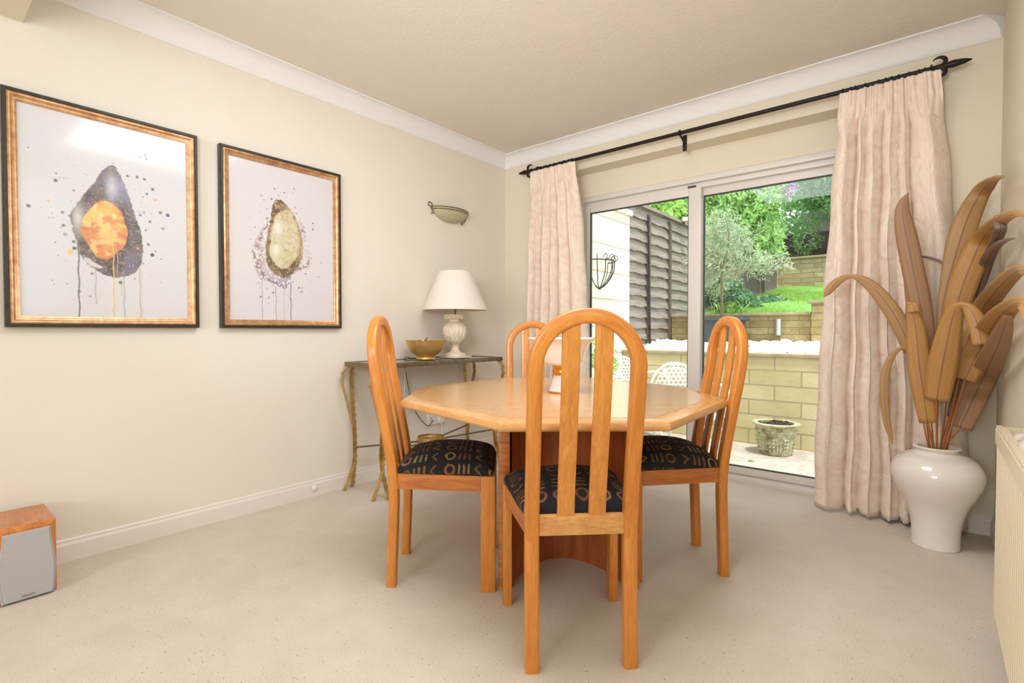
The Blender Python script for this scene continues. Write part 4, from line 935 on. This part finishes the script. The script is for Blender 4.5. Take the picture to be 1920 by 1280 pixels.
# ---------------------------------------------------------------- dining chairs
ZS = [0, .2, .35, .42, .487, .59, .70, .80, .906, 1.0, 1.07]; YS = [.0, .008, .013, .011, .004, -.014, -.034, -.054, -.069, -.076, -.079]
def bow(z): return float(np.interp(z, ZS, YS))
zz_ = np.linspace(0, 1.07, 215); ker = np.ones(21) / 21; yy_ = np.array([bow(z) for z in np.concatenate([np.linspace(-.05, -.005, 10), zz_, np.linspace(1.075, 1.12, 10)])]); ysm = np.convolve(yy_, ker, 'valid')
def bow(z): return float(np.interp(z, zz_, ysm))
def seat_mesh():
    n = 190; g = np.linspace(-1, 1, n); U_, V_ = np.meshgrid(g, g)
    def warp(t): return np.sign(t) * (1 - (1 - np.abs(t)) ** 1.35)
    u, v = warp(U_), warp(V_)
    D0, D1 = .022, .405; y = D0 + (D1 - D0) * (v + 1) / 2; hw = np.interp(y, [D0, D1], [.170, .213]); r = 1 - .025 * (np.abs(u) ** 6) * (np.abs(v) ** 6) * 2
    x = hw * u * r; yc = (D0 + D1) / 2; y = yc + (y - yc) * r
    ed = (np.clip(1 - np.abs(u) ** 7, 0, 1) ** .42) * (np.clip(1 - np.abs(v) ** 7, 0, 1) ** .42)
    z = .450 + .045 * ed + .040 * ed * (1 - u ** 2) * (1 - v ** 2)
    bul = 1 + .018 * np.sin(np.pi * np.clip(ed, 0, 1)); x *= bul
    # arc lengths
    dy = np.hypot(np.diff(y, axis=0), np.diff(z, axis=0)); sy_ = np.concatenate([np.zeros((1, n)), np.cumsum(dy, 0)], 0)
    dx = np.hypot(np.diff(x, axis=1), np.diff(z, axis=1)); sx_ = np.concatenate([np.zeros((n, 1)), np.cumsum(dx, 1)], 1)
    S_, T_ = y + .3, sx_ + .004
    per, rh = .172, .066; sx_ = sx_ - sx_[:, n // 2][:, None]; T_ = sx_ + 5 * rh + .02
    nz = vnoise(x + 1, y + 1, 45, 31, 3); nf = vnoise(x + 1, y + 1, 150, 33, 2)
    row = np.floor(T_ / rh).astype(int); tt = T_ - (row + .5) * rh; ss = (np.mod(S_ + .012, per) + (nz - .5) * .009) / 1.147; tt = tt + (nf - .5) * .006
    hgt = .0235
    def seg(px, py, x0, y0, x1, y1):
        ex, ey = x1 - x0, y1 - y0; k = np.clip(((px - x0) * ex + (py - y0) * ey) / (ex * ex + ey * ey), 0, 1); return np.hypot(px - x0 - k * ex, py - y0 - k * ey)
    w = .0034
    dO = np.abs(np.hypot((ss - .024) / 1.0, tt / 1.3) - .015); dI = np.minimum(np.minimum(seg(ss, tt, .056, -hgt * .8, .055, hgt * .8), seg(ss, tt, .073, -hgt * .8, .072, hgt * .8)), seg(ss, tt, .090, -hgt * .8, .089, hgt * .8))
    dV = np.minimum(seg(ss, tt, .128, -hgt * .8, .111, 0), seg(ss, tt, .111, 0, .128, hgt * .8))
    d = np.minimum(np.minimum(dO, dI), dV); mk = 1 - sm(w * .6, w * 1.2, d)
    cols = np.array([C3(150, 128, 88), C3(132, 84, 48), C3(120, 98, 70), C3(146, 100, 62)])
    cidx = (row * 3 + (ss > .05) * 1 + (ss > .1) * 2 + np.floor((S_ + .012) / per).astype(int)) % 4
    img = np.tile(C3(24, 24, 28), (n, n, 1)); over(img, mk * (.62 + .38 * nf), cols[cidx])
    vs = np.stack([x.ravel(), y.ravel(), z.ravel()], 1); idx = np.arange(n * n).reshape(n, n)
    fs = np.stack([idx[:-1, :-1].ravel(), idx[:-1, 1:].ravel(), idx[1:, 1:].ravel(), idx[1:, :-1].ravel()], 1)
    b = MB(); b.v = vs.tolist(); b.f = [tuple(q) for q in fs.tolist()]
    b.f.append(tuple([int(i) for i in list(idx[0, :]) + list(idx[1:, -1]) + list(idx[-1, -2::-1]) + list(idx[-2:0:-1, 0])])[::-1])
    paint = np.concatenate([img.reshape(-1, 3), np.ones((n * n, 1))], 1)
    return b, paint
def make_chair():
    t = thing('dining_chair', 'x', 'dining chair', (0, 0, 0), 0, 'dining chairs round the octagonal table')
    XC, ZJ = .1475, .385
    for s_ in (-1, 1):
        b = MB(); path = [(s_ * XC, bow(z), z) for z in np.linspace(0, ZJ, 14)]
        b.sweep(path, rrect(.043, .038, .009, 3), up=(0, 1, 0), scale=None); b.build('leg', M['oak_uv'], t)
        x0 = s_ * .196; b = MB(); b.box(x0 - .016, x0 + .016, .352, .408, 0, .446, .006); b.build('leg', M['oak'], t)
    path = [(-XC, bow(z), z) for z in np.linspace(ZJ, .89, 26)]
    zc = .895; path += [(-XC * math.cos(a), bow(zc + XC * math.sin(a)), zc + XC * math.sin(a)) for a in np.linspace(0, math.pi, 33)]
    path += [(XC, bow(z), z) for z in np.linspace(.89, ZJ, 26)]
    ups = []
    for p in path:
        z = p[2]; dz = .01; d = Vector((0, bow(min(1.07, z + dz)) - bow(z - dz), 2 * dz if z < 1.05 else .02)).normalized(); ups.append((0, d.z, -d.y))
    MB().sweep(path, rrect(.043, .038, .009, 3), up=ups).build('back_frame', M['oak_uv'], t)
    for s_ in (-1, 1):
        xs = s_ * .047; top = zc + math.sqrt((XC - .002) ** 2 - xs ** 2)
        b = MB(); b.sweep([(xs, bow(z), z) for z in np.linspace(.452, top, 26)], rrect(.052, .014, .004, 2), up=(0, 1, 0)); b.build('slat', M['oak_slat'], t)
    b = MB(); b.box(-XC + .0205, XC - .0205, bow(.42) - .012, bow(.42) + .012, .398, .456, .003); b.build('back_rail', M['oak_rail'], t)
    for s_ in (-1, 1):
        b = MB(); xa, xb = s_ * (XC + .002), s_ * .196; ya, yb = bow(.42) + .019, .351
        vs = []
        for (x, y) in ((xa, ya), (xb, yb)):
            for dx in (-.011, .011):
                for z in (.386, .446): vs.append((x + dx, y, z))
        b.add(vs, [(0, 1, 3, 2), (4, 6, 7, 5), (0, 4, 5, 1), (2, 3, 7, 6), (0, 2, 6, 4), (1, 5, 7, 3)]); b.build('side_rail', M['oak_apron'], t, smooth=0)
    MB().box(-.179, .179, .372, .394, .386, .446, .002).build('front_rail', M['oak_apron'], t)
    b, pc = seat_mesh(); b.build('seat_cushion', M['fabric'], t, smooth=60, paint=pc, fix=False)
    return t
proto = make_chair()
def place(o, n_, tpos, face, label):
    # local table coordinates of the foot line centre; face = direction (in table frame) the sitter looks
    p = TC + tx * tpos + ty * n_; o.location = (p[0], p[1], 0); o.rotation_euler = (0, 0, TH + face); o['label'] = label
place(proto, -.832, -.023, math.radians(3.2), 'wooden dining chair with its arched back to the viewer, in front of the table')
c2 = dup(proto); c3 = dup(proto); c4 = dup(proto)
place(c2, -.183, -.693, -math.pi / 2, 'wooden dining chair on the left of the table, in front of the console table')
place(c3, -.120, .650, math.pi / 2, 'wooden dining chair on the right of the table, in front of the glass door')
place(c4, .86, -.065, math.pi, 'wooden dining chair on the far side of the table, nearest the corner')

# ---------------------------------------------------------------- floor vase and dried leaves
VX, VY = 2.905, -.315
fv = thing('floor_vase', 'tall white glazed baluster vase on the carpet holding dried leaves', 'vase', (VX, VY, 0))
vp = [tuple(q) for q in spline([(.090, .004), (.090, .06), (.096, .12), (.116, .19), (.148, .255), (.170, .315), (.168, .365), (.140, .408), (.098, .432), (.078, .443)], 5)]
MB().lathe([(0, 0), (.087, 0)] + vp + [(.078, .452), (.088, .457), (.090, .461), (.086, .465), (.074, .464), (.068, .455), (.066, .44), (.10, .41), (.14, .36), (.15, .33), (.12, .22), (.07, .12), (0, .1)], 72).build('vase_body', M['vase'], fv)
def P3(px, py, Y):
    p = at(px, py, 1, Y)
    if p[0] > 3.06: p = at(px, py, 0, 3.06)
    return p
def dried_leaf(label, mat, pts, Ya, Yb, stem=True, crease=.22, top=False):
    t = thing('dried_leaf', label, 'dried leaf', (VX, VY, .45), group='dried palm leaves in the floor vase')
    base = Vector((VX, VY, .45)); L = len(pts)
    raw = []
    for i, (px, py, hw) in enumerate(pts):          # tip first, base last
        Y = Yb + (Ya - Yb) * (1 - i / (L - 1)); p = P3(px, py, Y); dep = (p - CAM) @ _V
        raw.append((*p, hw * dep / F))
    sp = spline(raw, 6); vs = []; uvs = []; m_ = 7; n_ = len(sp); Ltot = 0
    for i, q in enumerate(sp):
        p = Vector(q[:3]); T = Vector(sp[min(i + 1, n_ - 1)][:3]) - Vector(sp[max(i - 1, 0)][:3]); T.normalize()
        view = (p - Vector(CAM)).normalized(); side = T.cross(view); side.normalize(); nn = side.cross(T).normalized(); hw = max(.0006, q[3])
        for k in range(m_):
            a = -1 + 2 * k / (m_ - 1); dz = crease * hw * (abs(a) - .5)
            w_ = p + side * a * hw + nn * dz; w_.x = min(w_.x, 3.118); vs.append(tuple(w_ - base)); uvs.append(((a + 1) / 2, i * .05))
    fs = [(i * m_ + k, i * m_ + k + 1, (i + 1) * m_ + k + 1, (i + 1) * m_ + k) for i in range(n_ - 1) for k in range(m_ - 1)]
    o = MB().add(vs, fs).build('blade', mat, t, smooth=0, uvs=uvs, fix=False); o.data.polygons.foreach_set('use_smooth', [True] * len(o.data.polygons))
    sd = o.modifiers.new('s', 'SOLIDIFY'); sd.thickness = .0016; sd.offset = 0
    if stem:
        e = Vector(sp[-1][:3]) - base; T = (Vector(sp[-1][:3]) - Vector(sp[-4][:3])).normalized()
        r = .05; m0 = Vector((max(-r, min(r, e.x * .28)), max(-r, min(r, e.y * .28)), .0)); b0 = Vector((-m0.x * .5, -m0.y * .5, -.2))
        MB().tube(spline([tuple(b0), tuple(m0), tuple(m0 * .3 + e * .7), tuple(e)], 5), .0038, 6).build('stem', M['stem'], t)
    return t
DL = dried_leaf
DL('upright brown dried leaf with a hooked tip, in front of the curtain', M['blade_brown'], [(1703, 361, .5), (1695, 378, 8), (1692, 400, 12), (1699, 440, 16), (1713, 510, 17), (1727, 580, 17), (1735, 640, 15), (1738, 700, 10)], -.30, -.30)
DL('tallest dried leaf arching right to a point on the pale wall', M['blade'], [(1885, 330, .8), (1868, 335, 6), (1852, 347, 12), (1837, 364, 15), (1815, 407, 19), (1800, 451, 20), (1787, 495, 16), (1775, 539, 11), (1766, 582, 7), (1760, 660, 5)], -.14, -.28)
DL('broad golden dried leaf arching right below the tallest leaf', M['blade_gold'], [(1924, 403, 3), (1902, 401, 7), (1880, 411, 11), (1860, 428, 15), (1840, 451, 17), (1821, 495, 21), (1804, 539, 21), (1793, 582, 19), (1786, 640, 15), (1782, 700, 10)], -.34, -.30)
DL('dried leaf leaning right with a folded tip by the right wall', M['blade'], [(1922, 507, 8), (1906, 509, 12), (1882, 530, 15), (1856, 560, 17), (1836, 590, 18), (1819, 625, 18), (1807, 665, 15), (1800, 700, 12)], -.40, -.36)
DL('golden dried leaf drooping right, second lowest on the right', M['blade_gold'], [(1930, 600, 8), (1922, 576, 9), (1912, 568, 11), (1893, 576, 15), (1868, 602, 20), (1845, 640, 22), (1824, 680, 20), (1809, 712, 16)], -.44, -.40)
DL('front golden dried leaf whose pale tip curls down to the right', M['blade_gold'], [(1841, 646, 13), (1836, 618, 14), (1828, 595, 13), (1818, 579, 10), (1806, 572, 6), (1793, 577, 10), (1785, 600, 16), (1776, 640, 20), (1768, 680, 22), (1762, 715, 21), (1756, 750, 19)], -.58, -.44)
DL('long dried leaf arching far left across the curtain', M['blade'], [(1545, 556, 1), (1551, 548, 6), (1561, 536, 8), (1578, 523, 6), (1598, 518, 4), (1620, 526, 8), (1643, 545, 11), (1665, 572, 13), (1683, 600, 14), (1698, 632, 13), (1706, 660, 10)], -.36, -.34)
DL('straight golden dried leaf left of centre with a folded top', M['blade_gold'], [(1714, 585, 9), (1711, 569, 9), (1712, 590, 10), (1717, 615, 14), (1723, 677, 18), (1732, 740, 17), (1740, 793, 13)], -.46, -.42)
DL('narrow dried leaf drooping in a hook low on the left', M['blade'], [(1674, 833, .5), (1669, 815, 4), (1662, 785, 6), (1658, 745, 7), (1659, 708, 7), (1665, 682, 6), (1676, 662, 5), (1690, 653, 3), (1704, 655, 4), (1714, 672, 8), (1722, 710, 10), (1732, 760, 7)], -.44, -.38)
DL('wide reddish brown dried leaf low on the right', M['blade_brown'], [(1889, 592, 6), (1884, 612, 12), (1868, 654, 18), (1845, 705, 20), (1819, 759, 20), (1800, 802, 17)], -.30, -.34)
DL('dark grey dried leaf, narrow, low in the middle', M['blade_grey'], [(1810, 672, 7), (1803, 700, 8), (1792, 745, 8), (1780, 781, 4)], -.24, -.28)
DL('thin light tan dried leaf standing behind the hooked upright leaf', M['blade'], [(1694, 420, 1), (1698, 470, 5), (1704, 520, 8), (1710, 575, 9), (1716, 640, 8)], -.20, -.26)
DL('thin dark dried leaf seen edge on, arching across the curtain', M['blade_grey'], [(1686, 490, 1.2), (1705, 483, 1.5), (1737, 482, 2), (1770, 495, 2.5), (1788, 530, 3), (1790, 600, 4)], -.18, -.24)
DL('purplish brown dried leaf behind the broad golden leaf', M['blade_grey'], [(1903, 446, 1), (1885, 451, 4), (1868, 462, 7), (1852, 486, 10), (1840, 520, 10), (1826, 560, 9), (1815, 620, 8)], -.16, -.24)
DL('dull brown dried leaf at the back, its top just above the broad golden leaf', M['blade_grey'], [(1868, 404, 4), (1876, 425, 9), (1868, 450, 9), (1850, 490, 8), (1830, 560, 7)], -.12, -.22)

# ---------------------------------------------------------------- radiator
rd = thing('radiator', 'cream ribbed panel radiator on the right wall', 'radiator', (3.05, -1.15, .07))
Lr, Hr = 1.6, .625
b = MB(); n_ = 42; vs = []; fs = []
for i in range(n_ * 4 + 1):
    y = -Lr * i / (n_ * 4); x = [0, 0, -.011, -.011][i % 4]
    vs += [(x + .006, y, .03), (x + .006, y, Hr - .05)]
for i in range(n_ * 4): fs.append((2 * i, 2 * i + 1, 2 * i + 3, 2 * i + 2))
b.add(vs, fs); b.box(.007, .018, -Lr, 0, 0, Hr); b.box(0, .012, -Lr, 0, 0, .03, .003); b.box(-.008, .012, -Lr, 0, Hr - .055, Hr - .005, .004); b.build('front_panel', M['radiator'], rd, smooth=0)
b = MB(); b.box(.048, .060, -Lr, 0, .01, Hr, .003); b.build('back_panel', M['radiator'], rd)
b = MB(); b.box(-.006, .010, -Lr - .003, .003, Hr - .006, Hr + .004, .003); b.build('top_rim', M['radiator'], rd)
b = MB(); b.box(.016, .05, -.004, .0, .0, Hr); b.box(.016, .05, -Lr, -Lr + .004, 0, Hr); b.build('end_panel', M['radiator'], rd)
b = MB(); b.tube([(.034, .001, .05), (.034, .05, .05), (.034, .05, -.069)], .008, 10); b.lathe([(0, -.02), (.014, -.02), (.016, 0), (.016, .02), (0, .024)], 14, (.034, .05, .06)); b.build('valve', M['plastic'], rd)
b = MB(); b.box(.055, .074, -.3, -.26, .1, .5); b.box(.055, .074, -1.3, -1.26, .1, .5); b.build('wall_bracket', M['radiator'], rd)
b = MB(); b.lathe([(0, -.16), (.008, -.158), (.010, -.12), (.019, -.07), (.022, -.04), (.017, 0), (.010, .03), (.016, .06), (.020, .09), (.012, .13), (0, .135)], 20)
b.v = [(x, z, y) for x, y, z in b.v]
o = tag(b.build('white_spindle', M['porcelain']), 'small white rounded spindle lying in the top of the radiator', 'ornament'); o.location = (3.083, -1.45, .07 + Hr - .002)

# ---------------------------------------------------------------- speaker
sp_ = thing('bookshelf_speaker', 'small cherry wood speaker with curved grey grille on the carpet', 'speaker', (.03, -3.098, 0))
D_, Wd, Hh = .255, .168, .278
b = MB(); b.box(0, D_, -Wd / 2, Wd / 2, .004, Hh, .001); b.build('cabinet', M['cherry'], sp_, smooth=0)
# chamfered front
b = MB(); w2 = Wd / 2
b.add([(D_, -w2, .004), (D_, w2, .004), (D_, w2, Hh), (D_, -w2, Hh), (D_ + .018, -w2 + .012, .010), (D_ + .018, w2 - .012, .010), (D_ + .018, w2 - .022, Hh - .014), (D_ + .018, -w2 + .022, Hh - .014)], [(0, 3, 2, 1), (4, 5, 6, 7), (0, 1, 5, 4), (1, 2, 6, 5), (2, 3, 7, 6), (3, 0, 4, 7)]); b.build('front_bevel', M['cherry_side'], sp_, smooth=0)
def gout(k):
    pts = []
    for z in np.linspace(.006, Hh - .020, 14):
        u = (z - .006) / (Hh - .026); pts.append(((w2 - .014 + .008 * math.sin(math.pi * min(1, u * 1.15 + .05)) - .012 * max(0, u - .55) ** 1.2) * k, z))
    return [(-y, z) for y, z in pts] + [(y, z) for y, z in pts[::-1]]
b = MB(); A_ = gout(1); n_ = len(A_)
for x, k in ((D_ + .012, 1.0), (D_ + .024, 1.0), (D_ + .028, .95)):
    b.v += [(x, y * k, .131 + (z - .131) * (1 if k == 1 else .975)) for y, z in A_]
for q in range(2): b.f += [(q * n_ + i, q * n_ + (i + 1) % n_, (q + 1) * n_ + (i + 1) % n_, (q + 1) * n_ + i) for i in range(n_)]
b.f.append(tuple(range(n_))[::-1]); gf = b.build('grille_frame', M['grille_rim'], sp_, smooth=30)
b = MB(); b.v = [(D_ + .0275, y * .945, .131 + (z - .131) * .97) for y, z in A_] + [(D_ + .0292, y * .92, .131 + (z - .131) * .96) for y, z in A_]
b.f = [(i, (i + 1) % n_, n_ + (i + 1) % n_, n_ + i) for i in range(n_)] + [tuple(range(n_, 2 * n_))]; gr = b.build('grille', M['grille'], gf, smooth=30)
cu = bpy.data.curves.new('badge', 'FONT'); cu.body = 'DENON'; cu.size = .0105; cu.extrude = .0004; cu.align_x = 'CENTER'
to = bpy.data.objects.new('badge_tmp', cu); COL.objects.link(to); bpy.context.view_layer.update()
me = bpy.data.meshes.new_from_object(to.evaluated_get(bpy.context.evaluated_depsgraph_get())); bpy.data.objects.remove(to)
me.materials.clear(); me.materials.append(M['letter_dark']); bo = bpy.data.objects.new('badge', me); COL.objects.link(bo); bo.parent = gf
bo.location = (D_ + .0297, 0, .018); bo.rotation_euler = (math.radians(90), 0, math.radians(90))
